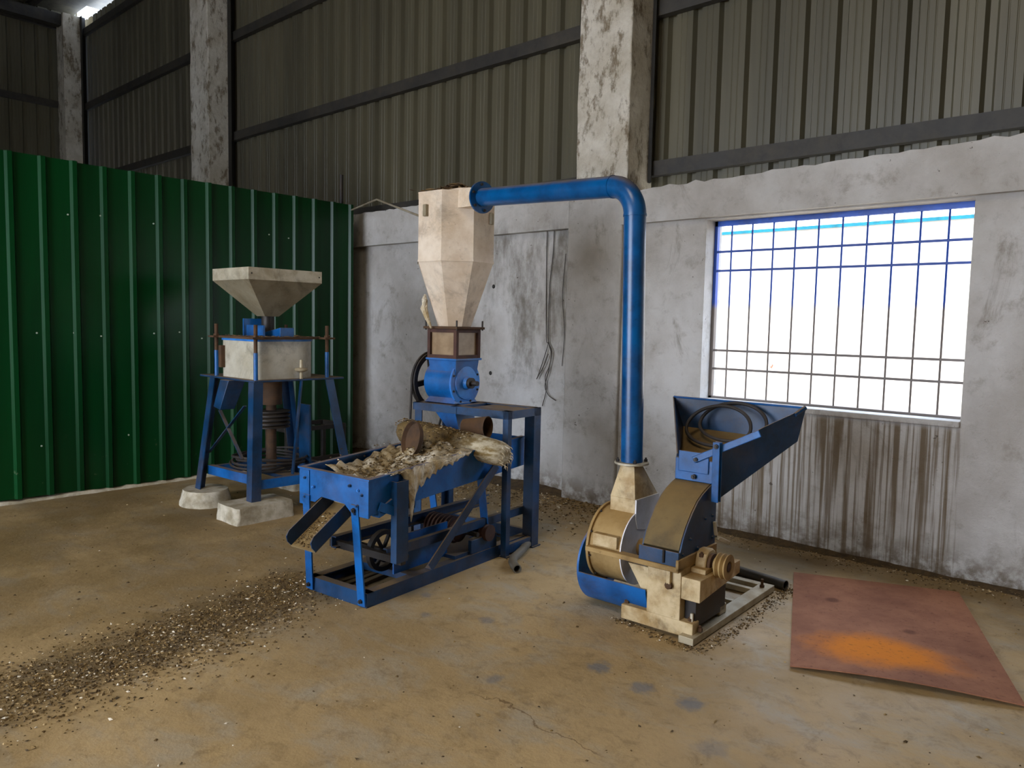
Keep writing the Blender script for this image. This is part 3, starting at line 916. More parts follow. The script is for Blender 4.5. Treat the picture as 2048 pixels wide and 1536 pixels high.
# loose coil of belts on the lower rails of the mill
bc = thing('drive_belt_coil', 'loose coil of black drive belts lying on the flour mill lower rails', 'belt', (CX - 0.09, CY + 0.02, 0.278))
for i in range(5):
    pts = []
    rx, ry = 0.27 + 0.02 * (i % 3), 0.24 + 0.022 * ((i * 2) % 3)
    for j in range(48):
        a = 2 * math.pi * j / 48
        pts.append((rx * math.cos(a) + 0.012 * i, ry * math.sin(a), 0.014 + 0.021 * i + 0.012 * math.sin(2 * a + i)))
    MB().tube(pts, 0.0095, 8, True).build('belt_loop', 'rubber', bc)

# dark frame leaning behind the mill
fr_ = thing('motor_slide_frame', 'dark steel motor frame on the floor behind the flour mill legs', 'frame', (-6.2, 4.2, 0))
for (z0, z1) in ((0.40, 0.44), (0.10, 0.14)):
    MB().box(-0.02, 0.02, -0.42, 0.24, z0, z1).build('rail', 'darksteel', fr_, 0.003)
for y0 in (-0.42, 0.20):
    for x0 in (-0.02, -0.36):
        MB().box(x0, x0 + 0.04, y0, y0 + 0.04, 0, 0.40).build('upright', 'darksteel', fr_, 0.003)
MB().box(-0.36, -0.32, -0.42, 0.24, 0.40, 0.44).build('rail', 'darksteel', fr_, 0.003)
for y0 in (-0.42, 0.20):
    MB().box(-0.32, -0.02, y0, y0 + 0.04, 0.40, 0.44).build('cross_piece', 'darksteel', fr_, 0.003)

# ================================================================== SIEVE (middle)
SX, SY, SR = -3.02, 2.31, 6.0
sv = thing('vibrating_sieve', 'blue vibrating sieve with open tray and grain chute, in the centre', 'machine', (SX, SY, 0), SR)
def ch(name, p0, p1, h, w, up, out, mat='blue_deep', par=sv, t=0.007, bev=0.0):
    return MB().channel(p0, p1, h, w, t, up, out).build(name, mat, par, bev)
ch('base_rail', (0, -0.005, 0.0), (0, 1.50, 0.0), 0.075, 0.055, (0, 0, 1), (-1, 0, 0))
ch('base_rail', (-0.455, -0.005, 0.0), (-0.455, 1.50, 0.0), 0.075, 0.055, (0, 0, 1), (1, 0, 0))
ch('base_cross_rail', (-0.455, -0.012, 0.0), (0.0, -0.012, 0.0), 0.075, 0.05, (0, 0, 1), (0, 1, 0))
ch('base_cross_rail', (-0.455, 1.505, 0.0), (0.0, 1.505, 0.0), 0.075, 0.05, (0, 0, 1), (0, -1, 0))
MB().box(-0.40, -0.052, 0.42, 0.46, 0.0, 0.05).build('base_cross_rail', 'blue_deep', sv)
MB().bar((-0.455, 0.35, 0.055), (0.0, 0.36, 0.055), 0.04, 0.04, (0, 1, 0)).build('base_cross_rail', 'blue_deep', sv)
# spring legs
for (fx, tx, y0, y1, z1) in ((-0.028, -0.022, -0.018, -0.075, 0.54), (-0.43, -0.39, -0.018, -0.075, 0.54), (-0.028, -0.05, 1.02, 0.96, 0.55), (-0.43, -0.47, 1.02, 0.96, 0.55)):
    MB().bar((fx, y0, 0.01), (tx, y1, z1), 0.052, 0.009, (1, 0, 0)).build('spring_leg', 'blue', sv)
bolt(sv, (-0.022, -0.083, 0.515), (0, -1, 0), 0.012, 0.014)
bolt(sv, (-0.028, -0.028, 0.035), (0, -1, 0), 0.012, 0.014)
bolt(sv, (-0.43, -0.028, 0.035), (0, -1, 0), 0.012, 0.014)
# tray
def tz(y): return 0.672 + 0.031 * (y + 0.06)     # rim height
def txr(y): return 0.072 - 0.078 * (y + 0.06)    # right side
def txl(y): return -0.445 - 0.078 * (y + 0.06)
ya, yb = -0.06, 1.40
def side(xf, s, name):
    prof = []
    a = [(xf(ya), ya, tz(ya) - 0.175), (xf(yb), yb, tz(yb) - 0.185), (xf(yb), yb, tz(yb)), (xf(ya), ya, tz(ya))]
    b = [(p[0] - s * 0.008, p[1], p[2]) for p in a]
    return MB().loft([a, b]).build(name, 'blue', sv)
side(txr, 1, 'tray_side'); side(txl, -1, 'tray_side')
for xf, s in ((txr, 1), (txl, -1)):
    MB().bar((xf(ya) - s * 0.006, ya, tz(ya) + 0.004), (xf(yb) - s * 0.006, yb, tz(yb) + 0.004), 0.03, 0.008, (1, 0, 0)).build('tray_rim', 'blue', sv)
MB().bar((txl(ya) - 0.01, ya - 0.004, tz(ya) + 0.004), (txr(ya) + 0.01, ya - 0.004, tz(ya) + 0.004), 0.03, 0.008, (0, 1, 0)).build('tray_rim', 'blue', sv)
fp = MB()   # front plate with chute notch
zt, zb = tz(ya), tz(ya) - 0.175
prof = [(txl(ya), zt), (txr(ya), zt), (txr(ya), zb - 0.01), (txr(ya) - 0.075, zb - 0.01), (txr(ya) - 0.13, zb + 0.0), (-0.105, zb + 0.035), (-0.28, zb + 0.045), (-0.33, zb + 0.01), (txl(ya), zb + 0.01)]
fp.extrude([(p[0], p[1]) for p in prof], (0, ya - 0.008, 0), (1, 0, 0), (0, 0, 1), (0, 0.008, 0))
tray_front = fp.build('tray_front', 'blue', sv)
for xa, xb in ((txl(ya) - 0.002, txl(ya) + 0.075), (txr(ya) - 0.065, txr(ya) + 0.002)):
    MB().box(xa, xb, ya - 0.014, ya - 0.008, zb - 0.012, zt - 0.002).build('corner_strap', 'blue', tray_front, 0.002)
MB().loft([[(txl(yb), yb, tz(yb)), (txr(yb), yb, tz(yb)), (txr(yb), yb, tz(yb) - 0.185), (txl(yb), yb, tz(yb) - 0.185)],
           [(txl(yb), yb + 0.008, tz(yb)), (txr(yb), yb + 0.008, tz(yb)), (txr(yb), yb + 0.008, tz(yb) - 0.185), (txl(yb), yb + 0.008, tz(yb) - 0.185)]]).build('tray_back', 'blue', sv)
MB().loft([[(txl(ya) + .01, ya, tz(ya) - 0.10), (txr(ya) - .01, ya, tz(ya) - 0.10), (txr(ya) - .01, ya, tz(ya) - 0.11), (txl(ya) + .01, ya, tz(ya) - 0.11)],
           [(txl(yb) + .01, yb, tz(yb) - 0.10), (txr(yb) - .01, yb, tz(yb) - 0.10), (txr(yb) - .01, yb, tz(yb) - 0.11), (txl(yb) + .01, yb, tz(yb) - 0.11)]]).build('sieve_screen', 'rust', sv)
for (bx, bz) in ((-0.40, zt - 0.045), (-0.40, zb + 0.03), (-0.335, zt - 0.085), (-0.06, zt - 0.04), (0.005, zt - 0.055), (-0.005, zb + 0.04), (0.03, zb + 0.1), (-0.02, zb + 0.0)):
    bolt(tray_front, (bx, ya - 0.014, bz), (0, -1, 0), 0.008, 0.012, 'blue_light' if bx in (-0.335, 0.005) else 'blue_deep')
# outlet chute
cz0, cz1, cy0, cy1 = 0.500, 0.330, 0.02, -0.255
cx0, cx1 = -0.285, -0.100
fl_ = MB().loft([[(cx0, cy0, cz0), (cx1, cy0, cz0), (cx1, cy0, cz0 - 0.006), (cx0, cy0, cz0 - 0.006)], [(cx0, cy1, cz1), (cx1, cy1, cz1), (cx1, cy1, cz1 - 0.006), (cx0, cy1, cz1 - 0.006)]])
chute = fl_.build('chute_floor', 'dustcap', sv)
for xx in (cx0, cx1):
    d = Vector((0, cy1 - cy0, cz1 - cz0)).normalized()
    up_ = Vector((0, -d.z, d.y)) * (-1 if d.y > 0 else 1)
    up_ = -up_ if up_.z < 0 else up_
    L = Vector((0, cy1 - cy0, cz1 - cz0)).length
    pr = [(0, 0), (L, 0), (L + 0.006, 0.03), (L - 0.002, 0.058), (L - 0.03, 0.072), (0, 0.072)]
    MB().extrude(pr, (xx - 0.003, cy0, cz0), d, up_, (0.006, 0, 0)).build('chute_side', 'blue_deep', sv)
flakes(lambda: (RNG.uniform(cx0 + .01, cx1 - .01), RNG.uniform(cy1 + .005, -0.04)), 420, 0.012, lambda x, y: cz1 + (cz0 - cz1) * (y - cy1) / (cy0 - cy1), 'chute_husk', 'husk', sv)
# right-hand side deflector under the tray
MB().hexa([(0.02, 0.00, 0.475), (0.075, 0.00, 0.475), (0.075, 0.16, 0.52), (0.02, 0.16, 0.52)], [(0.02, 0.00, 0.52), (0.072, 0.00, 0.52), (0.072, 0.10, 0.56), (0.02, 0.10, 0.56)]).build('side_outlet', 'blue', sv, 0.003)
MB().bar((0.075, 0.0, 0.535), (0.085, 0.15, 0.47), 0.045, 0.006, (0, 0, 1)).build('side_outlet_lip', 'blue', sv)
# mid-height sub-frame
ch('mid_rail', (-0.40, 0.10, 0.215), (-0.40, 1.46, 0.215), 0.065, 0.04, (0, 0, 1), (1, 0, 0), 'blue_deep')
ch('mid_rail', (-0.02, 0.15, 0.215), (-0.02, 1.46, 0.215), 0.05, 0.03, (0, 0, 1), (-1, 0, 0), 'blue_deep')
MB().box(-0.45, 0.10, 0.13, 0.165, 0.205, 0.245).build('mid_cross_bar', 'darksteel', sv, 0.003)
MB().channel((0.105, 0.09, 0.225), (0.105, 0.09, 0.645), 0.085, 0.04, 0.006, (0, 1, 0), (-1, 0, 0)).build('guide_post', 'blue_deep', sv)
MB().angle((0.04, 0.44, 0.09), (0.04, 1.03, 0.575), 0.055, 0.006, Vector((0, -0.635, 0.772)), (-1, 0, 0)).build('diagonal_strut', 'blue_deep', sv)
MB().box(-0.11, -0.10, 0.28, 0.72, 0.08, 0.285).build('drive_guard', 'blue', sv)
MB().box(-0.30, -0.02, 0.70, 1.05, 0.075, 0.095).build('motor_bed', 'blue_deep', sv)
MB().box(-0.03, -0.005, 0.83, 1.08, 0.075, 0.16).build('bearing_bracket', 'blue_deep', sv, 0.003)
# motor with fins
mp = [(0.02, -0.17)]
for i in range(7):
    z = -0.15 + i * 0.03
    mp += [(0.068, z), (0.082, z + 0.004), (0.082, z + 0.014), (0.068, z + 0.018)]
mp += [(0.068, 0.08), (0.04, 0.10), (0.02, 0.11)]
motor = MB().lathe(mp, (-0.20, 0.86, 0.195), (1, 0, 0)).build('motor', 'darkred', sv)
MB().cyl((-0.09, 0.86, 0.195), (0.02, 0.86, 0.195), 0.014, seg=10).build('motor_shaft', 'darksteel', motor)
MB().lathe([(0.02, -0.03), (0.05, -0.03), (0.05, -0.022), (0.036, -0.014), (0.05, -0.004), (0.05, 0.004), (0.036, 0.012), (0.05, 0.02), (0.05, 0.026), (0.02, 0.028)], (-0.005, 0.98, 0.18), (1, 0, 0)).build('motor_pulley', 'darkred', sv)
flyw = MB().ring((-0.22, 0.30, 0.19), (1, 0, 0), 0.115, 0.09, 0.03).build('flywheel', 'darksteel', sv)
MB().cyl((-0.40, 0.30, 0.19), (-0.02, 0.30, 0.19), 0.014, seg=10).build('eccentric_shaft', 'darksteel', sv)
for i in range(3):
    a = i * math.pi / 3
    MB().bar((-0.205, 0.30 + 0.1 * math.cos(a), 0.19 + 0.1 * math.sin(a)), (-0.205, 0.30 - 0.1 * math.cos(a), 0.19 - 0.1 * math.sin(a)), 0.02, 0.012, (1, 0, 0)).build('flywheel_spoke', 'darksteel', flyw)

# loose slats lying inside the base frame
Mw = Matrix.Translation((SX, SY, 0)) @ Matrix.Rotation(R(SR), 4, 'Z')
for i, (x0, lab) in enumerate(((-0.375, 'leftmost weathered slat lying inside the blue sieve base'), (-0.325, 'second weathered slat lying inside the blue sieve base'), (-0.27, 'third weathered slat lying inside the blue sieve base'))):
    o = MB().box(-0.018, 0.018, -0.17, 0.17, 0.0, 0.022).build('wooden_slat', 'wood', None, 0.003)
    o.location = Mw @ Vector((x0, 0.22 + 0.03 * i, 0.001))
    o.rotation_euler = (0, 0, R(SR + (-3, 2, 5)[i]))
    tag(o, lab, 'slat', 'slats inside the sieve base')

# ================================================================== CYCLONE STAND
st = thing('cyclone_stand', 'blue angle-iron stand carrying the cyclone over the sieve', 'stand', (SX, SY, 0), SR)
ZT = 0.915
for (x0, y0, dx, dy, lw) in ((0.05, 1.10, -1, 1, 0.04), (0.05, 1.385, -1, 1, 0.075), (-0.745, 1.12, 1, 1, 0.062), (-0.745, 1.46, 1, -1, 0.062)):
    MB().angle((x0, y0, 0.0), (x0, y0, ZT), lw, 0.007, (dx, 0, 0), (0, dy, 0)).build('leg', 'blue_deep', st)
    MB().box(x0 + dx * 0.0 - 0.01 * dx, x0 + dx * 0.09, min(y0, y0 + dy * 0.09), max(y0, y0 + dy * 0.09), 0, 0.008).build('foot_plate', 'blue_deep', st)
for y0, dy in ((1.10, 1), (1.46, -1)):
    MB().angle((-0.745, y0, ZT), (0.05, y0, ZT), 0.05, 0.007, (0, dy, 0), (0, 0, -1)).build('top_rail', 'blue_deep', st)
for x0, dx in ((0.05, -1), (-0.745, 1), (-0.36, -1)):
    MB().angle((x0, 1.10, ZT), (x0, 1.46, ZT), 0.05, 0.007, (dx, 0, 0), (0, 0, -1)).build('top_cross_rail', 'blue_deep', st)
for y0 in (1.43,):
    MB().box(-0.72, 0.03, y0, y0 + 0.03, 0.05, 0.10).build('bottom_rail', 'blue_deep', st)
for x0 in (0.015, -0.735):
    MB().box(x0, x0 + 0.03, 1.13, 1.43, 0.02, 0.075).build('bottom_rail', 'blue_deep', st)
MB().box(-0.30, -0.02, 1.20, 1.42, ZT - 0.012, ZT - 0.006).build('tool_shelf', 'blue_deep', st)

# ================================================================== CYCLONE
cy = thing('cyclone_separator', 'off-white faceted cyclone with blue rotary valve on the stand', 'cyclone', (SX, SY, 0), SR)
KX, KY = -0.57, 1.31
def octo(r, z, n=8, ph=0.0, cx=KX, cy_=KY):
    return [(cx + r * math.cos(ph + 2 * math.pi * i / n), cy_ + r * math.sin(ph + 2 * math.pi * i / n), z) for i in range(n)]
# a vertex 25 deg right of the sight line
vdir = math.atan2(-1.0, 0.95)       # towards the camera, local frame
ph = vdir + R(22)
RO = 0.268
MB().loft([octo(RO, 1.85, 8, ph), octo(RO, 2.285, 8, ph)]).build('barrel', 'offwhite', cy, 0, 25)
MB().loft([octo(0.118, 1.425, 8, ph), octo(RO, 1.85, 8, ph)]).build('cone', 'offwhite', cy, 0, 25)
MB().loft([octo(RO + 0.004, 1.843, 8, ph), octo(RO + 0.004, 1.856, 8, ph)]).build('seam_band', 'offwhite', cy, 0, 25)
MB().loft([octo(RO + 0.003, 2.275, 8, ph), octo(RO + 0.003, 2.29, 8, ph), octo(0.2, 2.30, 8, ph)]).build('lid', 'offwhite', cy, 0, 25)
MB().cyl((KX, KY, 2.29), (KX, KY, 2.325), 0.11, seg=20).build('air_outlet', 'rust', cy)
# tangential inlet box along the front face
Mi = (Matrix.Translation((SX, SY, 0)) @ Matrix.Rotation(R(SR), 4, 'Z')).inverted()
FL = Mi @ Vector((-3.372, 3.43, 2.232))    # flange centre in local coords
DIRW = Vector((-3.372 + 2.14, 3.43 - 3.28, 2.232 - 2.158)).normalized()
DIRL = (Mi.to_3x3() @ DIRW).normalized()
e1 = Vector((0, 0, 1)).cross(DIRL).normalized()
e2 = DIRL.cross(e1)
a0 = FL + DIRL * 0.0
a1 = FL + DIRL * 0.14
a2 = FL + DIRL * 0.36
sq = lambda c, w, h, dz=0: [c + e1 * w + e2 * (h + dz), c + e1 * w - e2 * (h - dz), c - e1 * w - e2 * (h - dz), c - e1 * w + e2 * (h + dz)]
MB().loft([sq(a0 + DIRL * 0.005, 0.05, 0.055), sq(a1, 0.06, 0.062), sq(a2, 0.03, 0.062)]).build('inlet_box', 'offwhite', cy)
for dz in (-0.33, -0.02):
    pass
# lug and toggles
for (ang, z) in ((vdir - R(52), 2.165), (vdir + R(60), 2.13)):
    p = Vector((KX + 0.257 * math.cos(ang), KY + 0.257 * math.sin(ang), z))
    d = Vector((math.cos(ang), math.sin(ang), 0))
    MB().bar(p + Vector((0, 0, -0.035)), p + Vector((0, 0, 0.04)), 0.03, 0.03, d).build('lifting_lug', 'galv', cy, 0.003)
# cloth rag tied to the cone
rag = MB()
ang = vdir - R(75)
p = Vector((KX + 0.2 * math.cos(ang), KY + 0.2 * math.sin(ang), 1.60))
rag.tube([p, p + Vector((0.0, -0.02, -0.06)), p + Vector((0.02, -0.01, -0.12)), p + Vector((0.05, 0, -0.19))], [0.012, 0.024, 0.016, 0.006], 8)
rag.tube([p + Vector((0, -0.01, 0.03)), p + Vector((0.012, -0.03, 0.0)), p + Vector((0.0, -0.02, -0.09))], [0.008, 0.018, 0.005], 8)
rag.build('tied_rag', 'cloth', cy)
# neck, sight glass
MB().box(KX - 0.148, KX + 0.148, KY - 0.148, KY + 0.148, 1.408, 1.424).build('upper_flange', 'rust', cy, 0.003)
MB().box(KX - 0.125, KX + 0.125, KY - 0.125, KY + 0.125, 1.385, 1.408).build('sight_head', 'darkred', cy)
MB().box(KX - 0.125, KX + 0.125, KY - 0.125, KY + 0.125, 1.215, 1.236).build('sight_foot', 'darkred', cy)
MB().box(KX - 0.108, KX + 0.108, KY - 0.108, KY + 0.108, 1.23, 1.39).build('sight_glass', 'glass', cy)
for sx in (-1, 1):
    for sy in (-1, 1):
        MB().box(KX + sx * 0.115 - 0.012, KX + sx * 0.115 + 0.012, KY + sy * 0.115 - 0.012, KY + sy * 0.115 + 0.012, 1.215, 1.41).build('sight_post', 'darkred', cy)
        MB().cyl((KX + sx * 0.135, KY + sy * 0.135, 1.40), (KX + sx * 0.135, KY + sy * 0.135, 1.465), 0.006, seg=8).build('stud', 'darksteel', cy)
MB().box(KX - 0.135, KX + 0.135, KY - 0.135, KY + 0.135, 1.200, 1.215).build('lower_flange', 'blue', cy, 0.003)
# rotary valve (axis along local x)
AZ = 1.05
MB().hexa([(KX - 0.11, KY - 0.11, 1.10), (KX + 0.11, KY - 0.11, 1.10), (KX + 0.11, KY + 0.11, 1.10), (KX - 0.11, KY + 0.11, 1.10)],
          [(KX - 0.12, KY - 0.12, 1.20), (KX + 0.12, KY - 0.12, 1.20), (KX + 0.12, KY + 0.12, 1.20), (KX - 0.12, KY + 0.12, 1.20)]).build('valve_neck', 'blue', cy)
MB().cyl((-0.70, KY, AZ), (-0.47, KY, AZ), 0.138, seg=40).build('valve_body', 'blue', cy)
_m = MB().lathe([(0.02, 0), (0.152, 0), (0.152, 0.014), (0.112, 0.016), (0.110, 0.024), (0.045, 0.026), (0.04, 0.05), (0.02, 0.052)], (-0.478, KY, AZ), (1, 0, 0), 40)
end_cover = _m.build('end_cover', 'blue_light', cy)
MB().cyl((-0.715, KY, AZ), (-0.70, KY, AZ), 0.137, seg=40).build('end_cover', 'blue', cy)
MB().cyl((-0.80, KY, AZ), (-0.36, KY, AZ), 0.017, seg=14).build('valve_shaft', 'darksteel', cy)
MB().cyl((-0.43, KY, AZ), (-0.405, KY, AZ), 0.036, seg=18).build('shaft_collar', 'darksteel', cy)
for i in range(8):
    a = 2 * math.pi * (i + 0.5) / 8
    bolt(end_cover, (-0.464, KY + 0.134 * math.cos(a), AZ + 0.134 * math.sin(a)), (1, 0, 0), 0.008, 0.01)
MB().hexa([(-0.72, KY - 0.12, ZT + 0.0005), (-0.46, KY - 0.12, ZT + 0.0005), (-0.46, KY + 0.12, ZT + 0.0005), (-0.72, KY + 0.12, ZT + 0.0005)],
          [(-0.69, KY - 0.085, 0.965), (-0.48, KY - 0.085, 0.965), (-0.48, KY + 0.085, 0.965), (-0.69, KY + 0.085, 0.965)]).build('valve_foot', 'blue', cy)
# discharge spout under the valve
MB().hexa([(-0.52, KY - 0.09, 0.725), (-0.44, KY - 0.09, 0.735), (-0.44, KY + 0.09, 0.735), (-0.52, KY + 0.09, 0.725)],
          [(-0.70, KY - 0.10, 0.905), (-0.48, KY - 0.10, 0.905), (-0.48, KY + 0.10, 0.905), (-0.70, KY + 0.10, 0.905)]).build('discharge_spout', 'blue', cy)
MB().box(-0.47, -0.38, KY - 0.09, KY + 0.09, 0.86, 0.868).build('spout_lid', 'galv', cy)
# spoked pulley wheel
wh = MB().ring((-0.785, KY, AZ), (1, 0, 0), 0.195, 0.162, 0.036, 48).build('pulley_wheel', 'rubber', cy)
MB().cyl((-0.79, KY, AZ), (-0.74, KY, AZ), 0.045, seg=18).build('wheel_hub', 'darksteel', wh)
for i in range(4):
    a = math.pi / 2 * i + 0.15
    MB().bar((-0.767, KY + 0.03 * math.cos(a), AZ + 0.03 * math.sin(a)), (-0.767, KY + 0.17 * math.cos(a), AZ + 0.17 * math.sin(a)), 0.026, 0.034, (1, 0, 0)).build('wheel_spoke', 'darksteel', wh)
# straw on the lid
flakes(lambda: (KX + RNG.normal(0, 0.085), KY + RNG.normal(0, 0.085)), 420, 0.024, lambda x, y: 2.30 + 0.075 * math.exp(-((x - KX) ** 2 + (y - KY) ** 2) / 0.012) * RNG.random(), 'lid_straw', 'straw', cy, 0, 2.6)

# belt from the wheel down to a jackshaft
vb = thing('drive_belt', 'long dark drive belt running down from the cyclone pulley wheel', 'belt', (SX, SY, 0), SR)
c0, c1, r0, r1 = Vector((KY, AZ)), Vector((1.13, 0.24)), 0.199, 0.06
pts = []
dv = (c1 - c0)
base = math.atan2(dv.y, dv.x)
off = math.acos((r0 - r1) / dv.length)
for i in range(25):
    a = base + off + (2 * math.pi - 2 * off) * i / 24
    pts.append((-0.768, c0.x + r0 * math.cos(a), c0.y + r0 * math.sin(a)))
for i in range(13):
    a = base - off + (2 * off) * i / 12
    pts.append((-0.768, c1.x + r1 * math.cos(a), c1.y + r1 * math.sin(a)))
MB().tube(pts, 0.008, 8, True).build('belt_band', 'rubber', vb)
jk = MB().cyl((-0.80, 1.13, 0.24), (-0.738, 1.13, 0.24), 0.054, seg=20)
jk.build('jackshaft_pulley', 'darksteel', cy)
MB().box(-0.79, -0.75, 1.10, 1.16, 0.0, 0.20).build('jackshaft_pedestal', 'darksteel', cy)

# ================================================================== SACKS AND RUSTY TINS ON THE SIEVE
def W(p): return Mw @ Vector(p)
# rolled stuffed sack
rs = random.Random(21)
A, B = Vector((-0.69, 0.93, 0.745)), Vector((0.165, 0.93, 0.675))
rings = []
NS, NR = 34, 28
ph_ = [rs.uniform(0, 6.28) for _ in range(8)]
for i in range(NS + 1):
    t = i / NS
    c = A.lerp(B, t) + Vector((0, 0, 0.010 * math.sin(t * 3.1)))
    rad_ = 0.082 * (1 + 0.05 * math.sin(9 * t + 1))
    e = min(t, 1 - t) * NS
    if e < 4:
        rad_ *= ((0.35, 0.72, 0.9, 0.97) if t < 0.5 else (0.55, 0.88, 0.96, 1.0))[int(e)]
    rg = []
    for j in range(NR):
        a = 2 * math.pi * j / NR
        w = 1 + 0.05 * math.sin(3 * a + ph_[0] + 5 * t) + 0.03 * math.sin(7 * a + ph_[1] - 9 * t) + 0.025 * math.sin(13 * a + 20 * t + ph_[2]) + rs.uniform(-.015, .015)
        zz = rad_ * w * math.sin(a) * 0.92
        if zz < -0.055: zz = -0.055 + (zz + 0.055) * 0.45
        rg.append(W((c.x, c.y + rad_ * w * math.cos(a) * 1.15, c.z + zz)))
    rings.append(rg)
roll = thing('stuffed_sack', 'long stuffed sack roll lying across the sieve tray rims', 'sack')
MB().loft(rings).build('sack_body', 'sackroll', roll, 0, 60)
# frayed right end
kn = MB()
for i in range(26):
    a = i * 0.2417 * 2
    ra = rs.uniform(0.03, 0.07)
    p0 = W(B + Vector((-0.012, ra * 1.1 * math.cos(a), ra * math.sin(a) * 0.9)))
    kn.tube([p0, W(B + Vector((rs.uniform(0.002, 0.016), ra * 1.15 * math.cos(a), ra * math.sin(a) * 0.9 - 0.006))), W(B + Vector((rs.uniform(-0.004, 0.02), ra * 1.2 * math.cos(a), ra * math.sin(a) - 0.022)))], [0.004, 0.003, 0.001], 5)
kn.build('frayed_end', 'cloth', roll)
def on_roll():
    t = RNG.uniform(0.02, 0.72)
    c = A.lerp(B, t)
    v = W((c.x, c.y + RNG.normal(0, 0.045), c.z))
    return v.x, v.y
def roll_z(x, y):
    q = Mw.inverted() @ Vector((x, y, 0))
    t = (q.x - A.x) / (B.x - A.x)
    dy = min(abs(q.y - 0.93) / 0.094, 0.95)
    return A.z + (B.z - A.z) * t + 0.010 * math.sin(t * 3.1) + 0.078 * math.sqrt(1 - dy * dy) * 0.97
flakes(on_roll, 900, 0.013, roll_z, 'sack_husk', 'husk', roll)

# open sack spread in the tray, hanging over the right side
def cloth_height(x, y):
    # local tray coords
    zr = tz(y)
    u = (x - txl(y)) / (txr(y) - txl(y))
    sag = -0.085 * math.sin(max(0, min(1, u)) * math.pi) ** 0.6
    edge_f = max(0, 1 - (y - 0.03) / 0.12) if y > 0.03 else 1
    z = zr + 0.016 + sag * (0.55 + 0.45 * math.sin(y * 5))
    z += 0.012 * math.sin(x * 31 + y * 17) + 0.009 * math.sin(x * 53 - y * 41) + 0.006 * math.sin(y * 90 + x * 20)
    z += 0.055 * math.exp(-((u - 0.55) / 0.3) ** 2 - ((y - 0.62) / 0.22) ** 2)
    return max(z, zr - 0.095)
n, mm = 44, 62
vs, fs = [], []
def cpt(a, b):
    y = 0.06 + 0.74 * b
    y += 0.03 * math.sin(a * 9) * (1 - b)
    x0 = txl(y) + 0.035 + 0.06 * max(0, 0.3 - b)
    x1 = txr(y) - 0.004
    over = 0.0
    if a <= 0.72:
        x = x0 + (x1 - x0) * (a / 0.72)
        return Vector((x, y, cloth_height(x, y)))
    t = (a - 0.72) / 0.28
    # hanging part: ragged length along y
    L = 0.012 + 0.085 * math.exp(-((b - 0.34) / 0.13) ** 2) + 0.19 * math.exp(-((b - 0.225) / 0.034) ** 2) + 0.035 * math.exp(-((b - 0.62) / 0.25) ** 2)
    L *= 1 + 0.18 * math.sin(b * 120) + 0.1 * math.sin(b * 57)
    x = x1 + 0.016 + 0.006 * math.sin(b * 60 + t * 3)
    z0 = tz(y) + 0.014
    return Vector((x + 0.01 * math.sin(t * 3), y + 0.02 * t * math.sin(b * 30), z0 - L * t))
for j in range(mm + 1):
    for i in range(n + 1):
        vs.append(W(cpt(i / n, j / mm)))
for j in range(mm):
    for i in range(n):
        fs.append((j * (n + 1) + i, j * (n + 1) + i + 1, (j + 1) * (n + 1) + i + 1, (j + 1) * (n + 1) + i))
cl = MB().add(vs, fs).build('open_sack', 'cloth', None, 0, 70)
sdm = cl.modifiers.new('thickness', 'SOLIDIFY'); sdm.thickness = 0.003
tag(cl, 'torn open sack spread in the sieve tray, hanging over its side', 'sack')
hp = flakes(lambda: tuple((lambda v: (v.x, v.y))(W((RNG.normal(-0.22, 0.10), RNG.uniform(0.12, 0.78), 0)))), 1500, 0.014,
       lambda x, y: (lambda q: cloth_height(q.x, q.y) + 0.003)(Mw.inverted() @ Vector((x, y, 0))), 'tray_husk', 'husk')
tag(hp, 'brown grain husk heaped on the open sack in the tray', 'husk')

# rusty tins
def placed(mb, name, mat, loc, rot, label, cat):
    t = thing(name, label, cat, loc)
    t.rotation_euler = rot
    mb.build('shell', mat, t)
    return t
c = W((-0.25, 0.60, 0.765))
tin = placed(MB().lathe([(0.001, 0), (0.092, 0.0), (0.104, 0.010), (0.108, 0.035), (0.104, 0.035), (0.096, 0.012), (0.001, 0.006)], (0, 0, 0), (0, 0, 1)), 'rusty_pan', 'rust', c, Vector((-0.22, -0.94, 0.22)).to_track_quat('Z', 'Y').to_euler(),
       'dark rusty round pan standing tilted among the sacks', 'pan')
c = W((-0.21, 0.99, 0.812))
placed(MB().lathe([(0.045, 0), (0.068, 0.17), (0.064, 0.17), (0.040, 0.004)], (0, 0, 0), (0, 0, 1)), 'rusty_tin_cup', 'rust', c, (0, R(88), R(16)),
       'brown rusty conical tin lying on the sack under the stand', 'tin')

# ================================================================== BLUE AIR DUCT
dt = thing('air_duct', 'long blue steel air pipe with elbow from blower up to cyclone', 'pipe')
p0 = Vector((-2.108, 3.282, 0.752))
p1 = Vector((-2.14, 3.28, 2.158))
p2 = Vector((-3.372, 3.43, 2.232)) - DIRW * 0.006
rb = 0.15
u1 = (p0 - p1).normalized(); u2 = (p2 - p1).normalized()
ca = p1 + u1 * rb; cb = p1 + u2 * rb
bend = []
for i in range(13):
    t = i / 12
    # circular-ish arc (rational quadratic)
    w = math.cos(math.acos(max(-1, min(1, -u1.dot(u2)))) / 2)
    b0, b1, b2 = (1 - t) ** 2, 2 * t * (1 - t) * w, t * t
    bend.append((ca * b0 + p1 * b1 + cb * b2) / (b0 + b1 + b2))
MB().tube([p0, ca], 0.056, 24).build('riser', 'blue_duct', dt)
MB().tube(bend, 0.057, 24).build('elbow', 'blue_duct', dt)
MB().tube([cb, p2], 0.056, 24).build('crossover', 'blue_duct', dt)
for c_, d_ in ((ca, u1), (cb, u2)):
    MB().cyl(c_ - d_ * 0.006, c_ + d_ * 0.006, 0.0595, seg=24).build('weld_bead', 'blue_duct', dt)
